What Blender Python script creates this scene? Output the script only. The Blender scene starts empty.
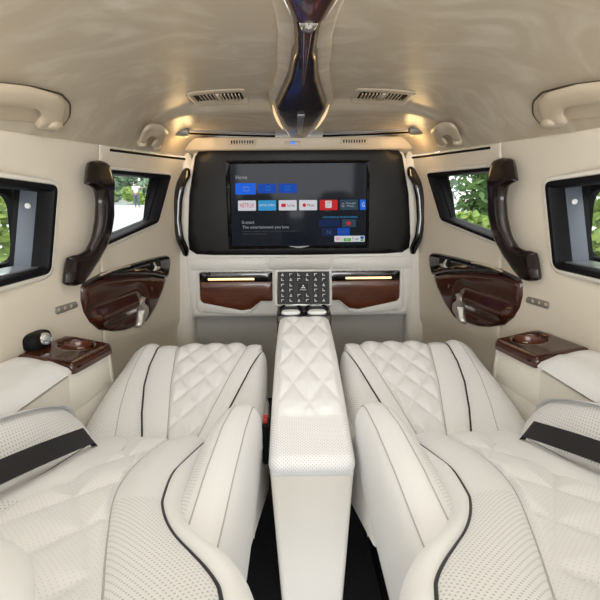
import bpy, bmesh, math, random
from mathutils import Vector, Matrix
from mathutils.geometry import delaunay_2d_cdt
random.seed(7)
SC = bpy.context.scene
COL = SC.collection
PI = math.pi
F = 420.0
PITCH = math.radians(12.0)
YAW = -0.0143
CAM = Vector((-0.03, 0.0, 1.0))
RB = Matrix.Rotation(YAW, 3, 'Z') @ Matrix.Rotation(PI/2 - PITCH, 3, 'X')

# ------------------------------------------------------------------ pixel -> place
def ray(px, py):
    return RB @ Vector(((px-300)/F, (300-py)/F, -1.0))
def on_y(px, py, Y):
    d = ray(px, py); return CAM + d*((Y-CAM.y)/d.y)
def on_z(px, py, z):
    d = ray(px, py); return CAM + d*((z-CAM.z)/d.z)
def on_fn(px, py, fn, a=0.15, b=4.0):
    d = ray(px, py)
    fa = fn(CAM+d*a)
    n = 60; lo = a
    for i in range(1, n+1):
        t = a+(b-a)*i/n
        if fn(CAM+d*t)*fa <= 0:
            hi = t
            for _ in range(40):
                m = (lo+hi)/2
                if fn(CAM+d*m)*fa <= 0: hi = m
                else: lo = m
            return CAM+d*hi
        lo = t
    return CAM+d*b
def on_plane(px, py, P, N):
    d = ray(px, py); return CAM + d*((P-CAM).dot(N)/d.dot(N))
def lerp(a, b, t): return a+(b-a)*t
def clamp(x, a=0., b=1.): return max(a, min(b, x))
def smooth(t): t = clamp(t); return t*t*(3-2*t)
def interp(tab, x):
    if x <= tab[0][0]: return tab[0][1]
    for (x0, y0), (x1, y1) in zip(tab, tab[1:]):
        if x <= x1: return y0+(y1-y0)*(x-x0)/(x1-x0)
    return tab[-1][1]
def spline(pts, n):
    P = [Vector(p) for p in pts]
    P = [P[0]*2-P[1]]+P+[P[-1]*2-P[-2]]
    out = []
    m = len(P)-3
    for i in range(n+1):
        u = i/n*m; k = min(int(u), m-1); t = u-k
        a, b, c, d = P[k:k+4]
        out.append(0.5*((2*b)+(c-a)*t+(2*a-5*b+4*c-d)*t*t+(3*b-a-3*c+d)*t**3))
    return out
def spl1(tab, n):      # smooth table of (x,y)
    return [(v.x, v.y) for v in spline([(a, b, 0) for a, b in tab], n)]

# ------------------------------------------------------------------ vehicle shell
def zt(Y): return 1.19+.06*clamp((Y-1.04), -.2, 1.02)
def Wf(Y, z):
    y = max(Y, .75)-1
    w = .75-.115*y-.05*y*y*(1 if y > 0 else 0)
    if z > .98: w -= .55*(z-.98)**2
    else: w += .07*(.98-z)
    return w
def wallfn(off=0.0):
    return lambda p: -p.x-(Wf(p.y, p.z)-off)
def on_wall(px, py, off=0.0): return on_fn(px, py, wallfn(off))
def wallpt(Y, z, off=0.0): return Vector((-(Wf(Y, z)-off), Y, z))
def zc(Y):
    z = 1.385-.028*smooth((Y-1.58)/.09)
    return z-.012*smooth((Y-1.7)/.35)
def ceil_z(x, Y):
    w = Wf(Y, zt(Y)); t = min(abs(x)/w, 1.0)
    return zc(Y)-(zc(Y)-zt(Y))*t**lerp(4.5, 11., smooth((Y-1.5)/.5))
def on_ceil(px, py, off=0.0): return on_fn(px, py, lambda p: p.z-(ceil_z(p.x, p.y)-off), .15, 3.0)

# ------------------------------------------------------------------ materials
MATS = {}
def srgb(r, g, b):
    f = lambda c: (c/255/12.92) if c/255 <= .04045 else ((c/255+.055)/1.055)**2.4
    return (f(r), f(g), f(b), 1)
def mat(name, col, rough=.5, metal=0., coat=0., emit=None, es=1., spec=.5, noise=None, bump=None):
    m = bpy.data.materials.new(name); m.use_nodes = True
    nt = m.node_tree; b = nt.nodes['Principled BSDF']
    b.inputs['Base Color'].default_value = col
    b.inputs['Roughness'].default_value = rough
    b.inputs['Metallic'].default_value = metal
    b.inputs['Specular IOR Level'].default_value = spec
    b.inputs['Coat Weight'].default_value = coat
    b.inputs['Coat Roughness'].default_value = .04
    if emit:
        b.inputs['Emission Color'].default_value = emit; b.inputs['Emission Strength'].default_value = es
    tc = nt.nodes.new('ShaderNodeTexCoord')
    if noise:      # (scale vec, col2, lo, hi)
        mp = nt.nodes.new('ShaderNodeMapping'); mp.inputs['Scale'].default_value = noise[0]
        nz = nt.nodes.new('ShaderNodeTexNoise'); nz.inputs['Scale'].default_value = 1; nz.inputs['Detail'].default_value = 6
        nz.inputs['Distortion'].default_value = noise[4] if len(noise) > 4 else .6
        mr = nt.nodes.new('ShaderNodeMapRange'); mr.inputs[1].default_value = noise[2]; mr.inputs[2].default_value = noise[3]
        mx = nt.nodes.new('ShaderNodeMix'); mx.data_type = 'RGBA'
        mx.inputs[6].default_value = col; mx.inputs[7].default_value = noise[1]
        nt.links.new(tc.outputs['Object'], mp.inputs[0]); nt.links.new(mp.outputs[0], nz.inputs[0])
        nt.links.new(nz.outputs[0], mr.inputs[0]); nt.links.new(mr.outputs[0], mx.inputs[0])
        nt.links.new(mx.outputs[2], b.inputs['Base Color'])
    if bump:       # (scale, strength)
        nz = nt.nodes.new('ShaderNodeTexNoise'); nz.inputs['Scale'].default_value = bump[0]; nz.inputs['Detail'].default_value = 4
        bp = nt.nodes.new('ShaderNodeBump'); bp.inputs['Strength'].default_value = bump[1]; bp.inputs['Distance'].default_value = .002
        nt.links.new(tc.outputs['Object'], nz.inputs[0]); nt.links.new(nz.outputs[0], bp.inputs['Height']); nt.links.new(bp.outputs[0], b.inputs['Normal'])
    MATS[name] = m
    return m
def perforate(m, pitch=.0056, rad=.16, dark=(.47, .46, .45, 1)):
    nt = m.node_tree; b = nt.nodes['Principled BSDF']
    uv = nt.nodes.new('ShaderNodeUVMap')
    mp = nt.nodes.new('ShaderNodeMapping'); mp.inputs['Scale'].default_value = (1/pitch,)*3; mp.inputs['Rotation'].default_value = (0, 0, PI/4)
    fr = nt.nodes.new('ShaderNodeVectorMath'); fr.operation = 'FRACTION'
    sb = nt.nodes.new('ShaderNodeVectorMath'); sb.operation = 'SUBTRACT'; sb.inputs[1].default_value = (.5, .5, 0)
    ln = nt.nodes.new('ShaderNodeVectorMath'); ln.operation = 'LENGTH'
    mr = nt.nodes.new('ShaderNodeMapRange'); mr.inputs[1].default_value = rad; mr.inputs[2].default_value = rad+.08
    mx = nt.nodes.new('ShaderNodeMix'); mx.data_type = 'RGBA'
    mx.inputs[6].default_value = dark; mx.inputs[7].default_value = b.inputs['Base Color'].default_value
    L = nt.links.new
    L(uv.outputs[0], mp.inputs[0]); L(mp.outputs[0], fr.inputs[0]); L(fr.outputs[0], sb.inputs[0]); L(sb.outputs[0], ln.inputs[0])
    L(ln.outputs['Value'], mr.inputs[0]); L(mr.outputs[0], mx.inputs[0]); L(mx.outputs[2], b.inputs['Base Color'])
    return m
WHITE = (.805, .815, .82, 1)
leather = mat('white_leather', WHITE, .42, bump=(900, .12), spec=.4)
leather_perf = perforate(mat('perforated_leather', WHITE, .45, spec=.35))
leather_quilt = perforate(mat('quilted_leather', WHITE, .45, spec=.35), .0056, .10, (.63, .63, .62, 1))
cream = mat('cream_vinyl', (.74, .675, .565, 1), .5, bump=(500, .1), spec=.35)
cream_light = mat('cream_trim', (.78, .75, .68, 1), .4, spec=.4)
plastic_white = mat('white_plastic', (.84, .835, .80, 1), .35, spec=.4)
grey_panel = mat('grey_lower_panel', (.50, .49, .45, 1), .5)
seam_m = mat('dark_seam', (.07, .055, .04, 1), .7)
thread = mat('grey_thread', (.45, .44, .42, 1), .7)
piping_m = mat('black_piping', (.012, .012, .014, 1), .4)
ceil_m = mat('tan_headliner', (.50, .425, .32, 1), .36, noise=((3.6, 5.5, 3), (.63, .565, .46, 1), .46, .72, 2.6), spec=.5)
tan_pl = mat('tan_plastic', (.56, .47, .35, 1), .4)
wood = mat('dark_gloss_wood', (.040, .011, .006, 1), .22, coat=.45, noise=((4, 12, 40), (.062, .017, .008, 1), .35, .7))
wood_dk = mat('near_black_wood', (.008, .0045, .004, 1), .24, coat=.25, noise=((30, 30, 8), (.020, .008, .006, 1), .45, .75), spec=.35)
wood_cab = mat('red_brown_wood', (.085, .022, .009, 1), .3, coat=.4, noise=((6, 6, 60), (.16, .043, .015, 1), .35, .7))
gloss_black = mat('gloss_black', (.006, .006, .007, 1), .12, coat=.6)
black = mat('black_plastic', (.008, .008, .009, 1), .5, spec=.12)
black_m = mat('black_rubber', (.005, .005, .005, 1), .75, spec=.15)
satin_black = mat('satin_black_panel', (.008, .0075, .0075, 1), .36, spec=.18)
bluegrey = mat('blue_grey_metal', (.125, .14, .165, 1), .45)
silver = mat('brushed_silver', (.5, .51, .53, 1), .3, metal=.8)
chrome = mat('chrome', (.8, .8, .8, 1), .08, metal=1.)
pearl = mat('pearl_silver', (.50, .47, .43, 1), .25, metal=.35)
plate_m = mat('grey_plate', (.27, .25, .22, 1), .4, metal=.2)
carpet = mat('black_carpet', (.010, .010, .012, 1), .95, bump=(300, .5))
belt_m = mat('black_webbing', (.008, .008, .011, 1), .55, bump=(700, .4))
led_m = mat('warm_led', (1, .8, .5, 1), .4, emit=(1., .66, .30, 1), es=1.6)
led_soft = mat('warm_lamp_lens', (.9, .75, .5, 1), .4, emit=(1., .72, .38, 1), es=.9)
blue_led = mat('blue_led', (.02, .1, .5, 1), .3, emit=(.03, .25, 1, 1), es=.8)
screen_m = mat('screen_glass', (.006, .007, .009, 1), .07, spec=.085, emit=(.010, .013, .019, 1), es=.6)
key_m = mat('grey_key', (.014, .015, .018, 1), .4, spec=.2)
keyface_m = mat('key_icon', (.38, .38, .40, 1), .4)
panel_dk = mat('dark_keypad_base', (.03, .03, .034, 1), .4, spec=.2)
def ui(name, c, es=.55): return mat('screen_'+name, (.002, .002, .002, 1), .4, spec=.05, emit=c, es=es)
ui_blue = ui('blue', srgb(20, 90, 215)); ui_blue2 = ui('bright_blue', srgb(30, 105, 235), .8); ui_sky = ui('sky_blue', srgb(60, 165, 225), .7)
ui_white = ui('white', srgb(225, 225, 232), .75); ui_red = ui('red', srgb(205, 40, 45), .8); ui_grey = ui('slate', srgb(60, 85, 105))
ui_text = ui('text', srgb(190, 195, 200), .6); ui_dim = ui('dim_text', srgb(110, 113, 120), .45); ui_dk = ui('dark_card', srgb(30, 36, 46), .5); ui_green = ui('green', srgb(90, 170, 60), .8)
ui_navy = ui('navy', srgb(25, 45, 90), .6)
glass = bpy.data.materials.new('window_glass'); glass.use_nodes = True
nt = glass.node_tree; nt.nodes.clear()
_o = nt.nodes.new('ShaderNodeOutputMaterial'); _mx = nt.nodes.new('ShaderNodeMixShader'); _t = nt.nodes.new('ShaderNodeBsdfTransparent'); _g = nt.nodes.new('ShaderNodeBsdfGlossy')
_t.inputs[0].default_value = (.93, .96, .94, 1); _g.inputs['Roughness'].default_value = .02; _mx.inputs[0].default_value = .05
nt.links.new(_t.outputs[0], _mx.inputs[1]); nt.links.new(_g.outputs[0], _mx.inputs[2]); nt.links.new(_mx.outputs[0], _o.inputs[0])
ground_m = mat('pale_pavement', (.62, .62, .60, 1), .9, noise=((.4, .4, .4), (.5, .5, .47, 1), .4, .7))
grass_m = mat('grass', (.10, .19, .045, 1), .9, noise=((3, 3, 3), (.17, .25, .07, 1), .35, .7))
leaf_a = mat('leaf_dark', (.08, .16, .045, 1), .6, noise=((6, 6, 6), (.17, .28, .08, 1), .35, .65))
leaf_b = mat('leaf_bright', (.26, .40, .09, 1), .6, noise=((6, 6, 6), (.42, .52, .14, 1), .35, .65))
leaf_c = mat('leaf_blue_green', (.26, .38, .26, 1), .7, noise=((1, 1, 1), (.38, .48, .33, 1), .35, .65))
bark = mat('bark', (.09, .065, .045, 1), .9)
petal = mat('pale_pink_flowers', (.62, .42, .38, 1), .7)
shirt = mat('white_shirt', (.8, .8, .8, 1), .8); trousers = mat('blue_grey_trousers', (.12, .15, .22, 1), .8)
skin_m = mat('skin', (.45, .27, .19, 1), .6); hair_m = mat('dark_hair', (.015, .012, .01, 1), .7)

# ------------------------------------------------------------------ objects
def tag(o, label=None, cat=None, group=None, kind=None):
    if label: o['label'] = label
    if cat: o['category'] = cat
    if group: o['group'] = group
    if kind: o['kind'] = kind
    return o
OFF = {}
def thing(name, loc, label, cat, group=None, kind=None):
    o = bpy.data.objects.new(name, None); o.empty_display_size = .05
    COL.objects.link(o); o.location = loc; OFF[o] = Vector(loc)
    return tag(o, label, cat, group, kind)
def mesh(name, verts, faces, m, parent=None, s=-1, smooth_=True, uvs=None, fm=None, recalc=False):
    """verts in world space of the LEFT side; s=+1 mirrors them to the right."""
    V = [Vector(v) for v in verts]
    if s > 0:
        V = [Vector((-v.x, v.y, v.z)) for v in V]; faces = [tuple(reversed(f)) for f in faces]
    if parent is not None: off = OFF[parent]
    else:
        lo = [min(v[i] for v in V) for i in range(3)]; hi = [max(v[i] for v in V) for i in range(3)]
        off = Vector(((lo[0]+hi[0])/2, (lo[1]+hi[1])/2, lo[2]))
    me = bpy.data.meshes.new(name)
    me.from_pydata([v-off for v in V], [], faces)
    ms = m if isinstance(m, (list, tuple)) else [m]
    for k in ms: me.materials.append(k)
    if fm: me.polygons.foreach_set('material_index', fm)
    if uvs:
        ul = me.uv_layers.new(name='UVMap')
        for lp in me.loops: ul.data[lp.index].uv = uvs[lp.vertex_index]
    if recalc:
        bm = bmesh.new(); bm.from_mesh(me); bmesh.ops.recalc_face_normals(bm, faces=bm.faces); bm.to_mesh(me); bm.free()
    if smooth_: me.polygons.foreach_set('use_smooth', [True]*len(me.polygons))
    me.validate(); me.update()
    if smooth_ is True:
        try: me.set_sharp_from_angle(angle=math.radians(50))
        except Exception: pass
    o = bpy.data.objects.new(name, me); COL.objects.link(o)
    OFF[o] = off
    if parent is not None: o.parent = parent; o.location = (0, 0, 0)
    else: o.location = off
    return o
class MB:
    def __init__(s): s.v = []; s.f = []; s.m = []
    def add(s, v, f, mi=0):
        b = len(s.v); s.v += [Vector(p) for p in v]; s.f += [tuple(b+i for i in q) for q in f]; s.m += [mi]*len(f); return s
    def build(s, name, m, parent=None, side=-1, smooth_=True, recalc=True):
        return mesh(name, s.v, s.f, m, parent, side, smooth_, None, s.m, recalc)
def g_box(c, size, bev=.004, M=None, seg=2):
    bm = bmesh.new(); bmesh.ops.create_cube(bm, size=1)
    for v in bm.verts: v.co = Vector((v.co.x*size[0], v.co.y*size[1], v.co.z*size[2]))
    if bev > 0: bmesh.ops.bevel(bm, geom=bm.edges[:], offset=min(bev, min(size)*.45), segments=seg, affect='EDGES', profile=.5)
    bm.verts.index_update()
    V = [(M @ v.co if M else v.co)+Vector(c) for v in bm.verts]; Fc = [tuple(v.index for v in f.verts) for f in bm.faces]
    bm.free(); return V, Fc
def g_hull(pts8, bev=.005, seg=2):     # 8 corners: bottom 4 then top 4
    bm = bmesh.new(); vs = [bm.verts.new(p) for p in pts8]
    for q in ((3, 2, 1, 0), (4, 5, 6, 7), (0, 1, 5, 4), (1, 2, 6, 5), (2, 3, 7, 6), (3, 0, 4, 7)): bm.faces.new([vs[i] for i in q])
    bmesh.ops.recalc_face_normals(bm, faces=bm.faces)
    if bev > 0: bmesh.ops.bevel(bm, geom=bm.edges[:], offset=bev, segments=seg, affect='EDGES', profile=.5)
    bm.verts.index_update()
    V = [v.co.copy() for v in bm.verts]; Fc = [tuple(v.index for v in f.verts) for f in bm.faces]; bm.free(); return V, Fc
def g_tube(path, rad, seg=10, up=None, flat=1.0, closed=False, power=2.0):
    """sweep; rad number or list; flat = ratio of the second radius"""
    P = [Vector(p) for p in path]; n = len(P); V = []; Fc = []
    ref = Vector(up) if up else Vector((0, 0, 1))
    for i, p in enumerate(P):
        if closed: t = (P[(i+1) % n]-P[i-1]).normalized()
        else: t = (P[min(i+1, n-1)]-P[max(i-1, 0)]).normalized()
        a = ref-t*ref.dot(t)
        if a.length < 1e-4: a = Vector((1, 0, 0))-t*t.x
        a.normalize(); b = t.cross(a)
        if not up: ref = a
        r = rad[i] if isinstance(rad, (list, tuple)) else rad
        fl = flat[i] if isinstance(flat, (list, tuple)) else flat
        for k in range(seg):
            w = 2*PI*k/seg; c, s_ = math.cos(w), math.sin(w)
            c = math.copysign(abs(c)**(2/power), c); s_ = math.copysign(abs(s_)**(2/power), s_)
            V.append(p+a*(r*fl*c)+b*(r*s_))
    for i in range(n if closed else n-1):
        j = (i+1) % n
        for k in range(seg): Fc.append((i*seg+k, i*seg+(k+1) % seg, j*seg+(k+1) % seg, j*seg+k))
    if not closed:
        Fc.append(tuple(reversed(range(seg)))); Fc.append(tuple((n-1)*seg+k for k in range(seg)))
    return V, Fc
def g_lathe(c, prof, axis=(0, 0, 1), seg=20):     # prof: (r, h)
    a = Vector(axis).normalized(); x = a.orthogonal().normalized(); y = a.cross(x); V = []; Fc = []
    for r, h in prof:
        for k in range(seg):
            w = 2*PI*k/seg; V.append(Vector(c)+a*h+x*(r*math.cos(w))+y*(r*math.sin(w)))
    for i in range(len(prof)-1):
        for k in range(seg): Fc.append((i*seg+k, i*seg+(k+1) % seg, (i+1)*seg+(k+1) % seg, (i+1)*seg+k))
    Fc.append(tuple(reversed(range(seg)))); Fc.append(tuple((len(prof)-1)*seg+k for k in range(seg)))
    return V, Fc
def superell(c, r, e1=.6, e2=.6, nu=24, nv=14, M=None):
    f = lambda w, e: math.copysign(abs(w)**e, w); V = []; Fc = []
    for j in range(nv+1):
        ph = -PI/2+PI*j/nv
        for i in range(nu):
            th = 2*PI*i/nu
            p = Vector((r[0]*f(math.cos(ph), e1)*f(math.cos(th), e2), r[1]*f(math.cos(ph), e1)*f(math.sin(th), e2), r[2]*f(math.sin(ph), e1)))
            V.append((M @ p if M else p)+Vector(c))
    for j in range(nv):
        for i in range(nu): Fc.append((j*nu+i, j*nu+(i+1) % nu, (j+1)*nu+(i+1) % nu, (j+1)*nu+i))
    return V, Fc
def round_poly(pts, r, n=5):
    P = [Vector(p).to_2d() for p in pts]; out = []
    for i, p in enumerate(P):
        a = P[i-1]-p; b = P[(i+1) % len(P)]-p
        rr = min(r, a.length*.45, b.length*.45)
        q0 = p+a.normalized()*rr; q2 = p+b.normalized()*rr
        for k in range(n+1):
            t = k/n; out.append(q0*(1-t)**2+p*2*t*(1-t)+q2*t*t)
    return out
def dist_poly(p, poly):
    d = 1e9
    for i in range(len(poly)):
        a = poly[i-1]; b = poly[i]; ab = b-a
        t = clamp((p-a).dot(ab)/max(ab.length_squared, 1e-12)); d = min(d, (p-(a+ab*t)).length)
    return d
def inside(p, poly):
    c = False
    for i in range(len(poly)):
        a = poly[i-1]; b = poly[i]
        if (a.y > p.y) != (b.y > p.y) and p.x < (b.x-a.x)*(p.y-a.y)/(b.y-a.y)+a.x: c = not c
    return c
def densify(poly, step):
    out = []
    for i in range(len(poly)):
        a = poly[i]; b = poly[(i+1) % len(poly)]; n = max(1, int((b-a).length/step))
        for k in range(n): out.append(a.lerp(b, k/n))
    return out
def g_panel(outline, mapf, T=.01, R=.01, back=.01, step=.02, holes=(), hf=None, solid=False):
    """a plate with the given 2D outline (and holes), rounded front edge, mapped into the world by mapf(p2, h)"""
    outl = densify([Vector(p).to_2d() for p in outline], step)
    hl = [densify([Vector(p).to_2d() for p in h], step) for h in holes]
    ed = []; pts = []
    for lp in [outl]+hl:
        b = len(pts); pts += lp; ed += [(b+i, b+(i+1) % len(lp)) for i in range(len(lp))]
    x0 = min(p.x for p in outl); x1 = max(p.x for p in outl); y0 = min(p.y for p in outl); y1 = max(p.y for p in outl)
    loops = [outl]+hl
    ringr = [R*.12, R*.45, R] if R > 0 else []
    for rr in ringr:
        for lp in loops:
            n = len(lp)
            for i in range(n):
                t = (lp[(i+1) % n]-lp[i-1])
                if t.length < 1e-9: continue
                nrm = Vector((-t.y, t.x)).normalized()
                for sg in (1, -1):
                    q = lp[i]+nrm*rr*sg
                    if inside(q, outl) and not any(inside(q, h) for h in hl):
                        if min(dist_poly(q, l) for l in loops) > rr*.93: pts.append(q)
    ny = max(1, int((y1-y0)/step)); nx = max(1, int((x1-x0)/step))
    for j in range(ny+1):
        for i in range(nx+1):
            q = Vector((x0+(x1-x0)*(i+.5*(j % 2))/nx, y0+(y1-y0)*j/ny))
            if inside(q, outl) and not any(inside(q, h) for h in hl):
                if min(dist_poly(q, l) for l in loops) > max(R*1.15, step*.35): pts.append(q)
    v2, e2, f2, *_ = delaunay_2d_cdt(pts, ed, [], 0, 1e-7)
    fc = []
    for f in f2:
        c = sum((v2[i] for i in f), Vector((0, 0)))/len(f)
        if inside(c, outl) and not any(inside(c, h) for h in hl): fc.append(tuple(f))
    V = []
    for p in v2:
        d = min(dist_poly(p, l) for l in loops)
        k = clamp(d/R) if R > 0 else 1
        h = T*math.sqrt(max(0, 1-(1-k)**2)) if R > 0 else T
        if hf: h += hf(p, d)
        V.append(mapf(p, h))
    if solid:
        nb = len(V)
        for p in v2:
            d = min(dist_poly(p, l) for l in loops); k = clamp(d/R)
            V.append(mapf(p, -back*math.sqrt(max(0, 1-(1-k)**2))))
        fc += [tuple(reversed([nb+i for i in f])) for f in fc]
    elif back > 0:
        for lp in loops:
            b = len(V); n = len(lp)
            for p in lp: V.append(mapf(p, 0 if R > 0 else T))
            for p in lp: V.append(mapf(p, -back))
            for i in range(n): fc.append((b+i, b+(i+1) % n, b+n+(i+1) % n, b+n+i))
    return V, fc
def evaluated(o):
    dg = bpy.context.evaluated_depsgraph_get(); me = bpy.data.meshes.new_from_object(o.evaluated_get(dg)); return me

# text on a surface ---------------------------------------------------------
def g_text(txt, width=None, height=None):
    cu = bpy.data.curves.new('t', 'FONT'); cu.body = txt; cu.size = 1; cu.resolution_u = 2
    o = bpy.data.objects.new('t', cu); COL.objects.link(o)
    me = evaluated(o); V = [v.co.to_2d() for v in me.vertices]; Fc = [tuple(p.vertices) for p in me.polygons]
    bpy.data.objects.remove(o); bpy.data.curves.remove(cu); bpy.data.meshes.remove(me)
    x0 = min(v.x for v in V); x1 = max(v.x for v in V); y0 = min(v.y for v in V); y1 = max(v.y for v in V)
    return [Vector(((v.x-x0)/(x1-x0), (v.y-y0)/(y1-y0))) for v in V], Fc

# =================================================================== THE SHELL
FL = -.0
def floor_():
    V, Fc = g_box((0, .55, -.025), (1.62, 3.3, .05), 0)
    tag(mesh('floor', V, Fc, carpet, smooth_=False), 'black carpeted van floor under the seats', 'floor', kind='structure')
floor_()
def ceiling_():
    V = []; Fc = []; nx = 64; ys = [-1+i*.06 for i in range(42)]+[1.54+i*.02 for i in range(11)]+[1.78+i*.05 for i in range(8)]
    for Y in ys:
        w = Wf(Y, zt(Y))
        for i in range(nx+1):
            x = -w+2*w*i/nx; V.append((x, Y, ceil_z(x, Y)))
    n = nx+1; m = len(ys)
    for j in range(m-1):
        for i in range(nx): Fc.append((j*n+i, j*n+i+1, (j+1)*n+i+1, (j+1)*n+i))
    b = len(V); V += [Vector(v)+Vector((0, 0, .03)) for v in V]
    Fc += [tuple(reversed([b+i for i in f])) for f in Fc]
    for j in range(m-1):
        for i in (0, nx): Fc.append((j*n+i, (j+1)*n+i, b+(j+1)*n+i, b+j*n+i))
    for i in range(nx):
        for j in (0, m-1): Fc.append((j*n+i, j*n+i+1, b+j*n+i+1, b+j*n+i))
    tag(mesh('ceiling', V, Fc, ceil_m, recalc=True), 'tan glossy headliner of the van roof', 'ceiling', kind='structure')
ceiling_()
YS = on_wall(97, 190).y         # seam between sliding door wall and front door
YF = 2.12
def yz(px, py, off=0.): p = on_wall(px, py, off); return Vector((p.y, p.z))
# window holes in (Y,z)
a0, a1 = yz(55, 184), yz(47, 271)
b0, b1 = yz(0, 177), yz(0, 282)
def ext(p, q, Y): t = (Y-p.x)/(q.x-p.x); return Vector((Y, p.y+(q.y-p.y)*t))
YW0 = .42
REAR_HOLE = round_poly([a1, a0, ext(a0, b0, YW0), ext(a1, b1, YW0)], .022)
c0, c1 = yz(169.5, 174.5), yz(156, 221)
d0 = yz(109, 169.5); d1 = yz(109, 241)
FRONT_HOLE = round_poly([c1, c0, Vector((YS+.012, d0.y)), ext(c1, d1, YS+.012)], .018)
def wallmap(p, h): return wallpt(p.x, p.y, h)
SIDE = {-1: 'left', 1: 'right'}
for s in (-1, 1):
    sd = SIDE[s]
    out = [Vector((-1, 0)), Vector((YS, 0)), Vector((YS, zt(YS)))]+[Vector((YS-(YS+1)*k/12, zt(YS-(YS+1)*k/12))) for k in range(1, 13)]
    V, Fc = g_panel(out, wallmap, T=.004, R=.006, back=.03, step=.05, holes=[REAR_HOLE])
    tag(mesh('wall_'+sd, V, Fc, cream, s=s), 'cream padded side wall of the van on the '+sd, 'wall', kind='structure')
    # front door (structure) with its window
    out = [Vector((YS+.006, 0)), Vector((YF, 0)), Vector((YF, zt(YF))), Vector((YS+.006, zt(YS)))]
    def doorbulge(p, d):
        zl = lerp(.53, .47, (p.x-YS)/.6)
        return -.016*smooth((zl-p.y)/.05)
    V, Fc = g_panel(out, wallmap, T=.006, R=.008, back=.03, step=.035, holes=[FRONT_HOLE], hf=doorbulge)
    dr = mesh('door_%d' % (1 if s < 0 else 2), V, Fc, cream, s=s)
    tag(dr, 'cream front door on the %s with a small black framed window' % sd, 'door', kind='structure')
    # cantrail dark seam along front door top
    pth = [wallpt(YS+.05+(YF-.06-YS-.05)*k/14, zt(YS+.05+(YF-.06-YS-.05)*k/14)-.012, .006) for k in range(15)]
    V, Fc = g_tube(pth, .0045, 6); mesh('door_seal', V, Fc, black_m, dr, s)
# windows -------------------------------------------------------------------
def ring_loft(poly, stops, name, m, parent, s, mapf=wallmap):
    """stops: list of (inset, h)"""
    P = [Vector(p).to_2d() for p in poly]; c = sum(P, Vector((0, 0)))/len(P); V = []; Fc = []; n = len(P)
    for ins, h in stops:
        for i, p in enumerate(P):
            t = (P[(i+1) % n]-P[i-1]).normalized(); nr = Vector((-t.y, t.x))
            if nr.dot(c-p) < 0: nr = -nr
            V.append(mapf(p+nr*ins, h))
    for j in range(len(stops)-1):
        for i in range(n): Fc.append((j*n+i, j*n+(i+1) % n, (j+1)*n+(i+1) % n, (j+1)*n+i))
    return mesh(name, V, Fc, m, parent, s)
def inset(poly, d):
    P = [Vector(p).to_2d() for p in poly]; c = sum(P, Vector((0, 0)))/len(P); n = len(P); out = []
    for i, p in enumerate(P):
        t = (P[(i+1) % n]-P[i-1]).normalized(); nr = Vector((-t.y, t.x))
        if nr.dot(c-p) < 0: nr = -nr
        out.append(p+nr*d)
    return out
def bbox2(P): return min(p.x for p in P), max(p.x for p in P), min(p.y for p in P), max(p.y for p in P)
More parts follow.
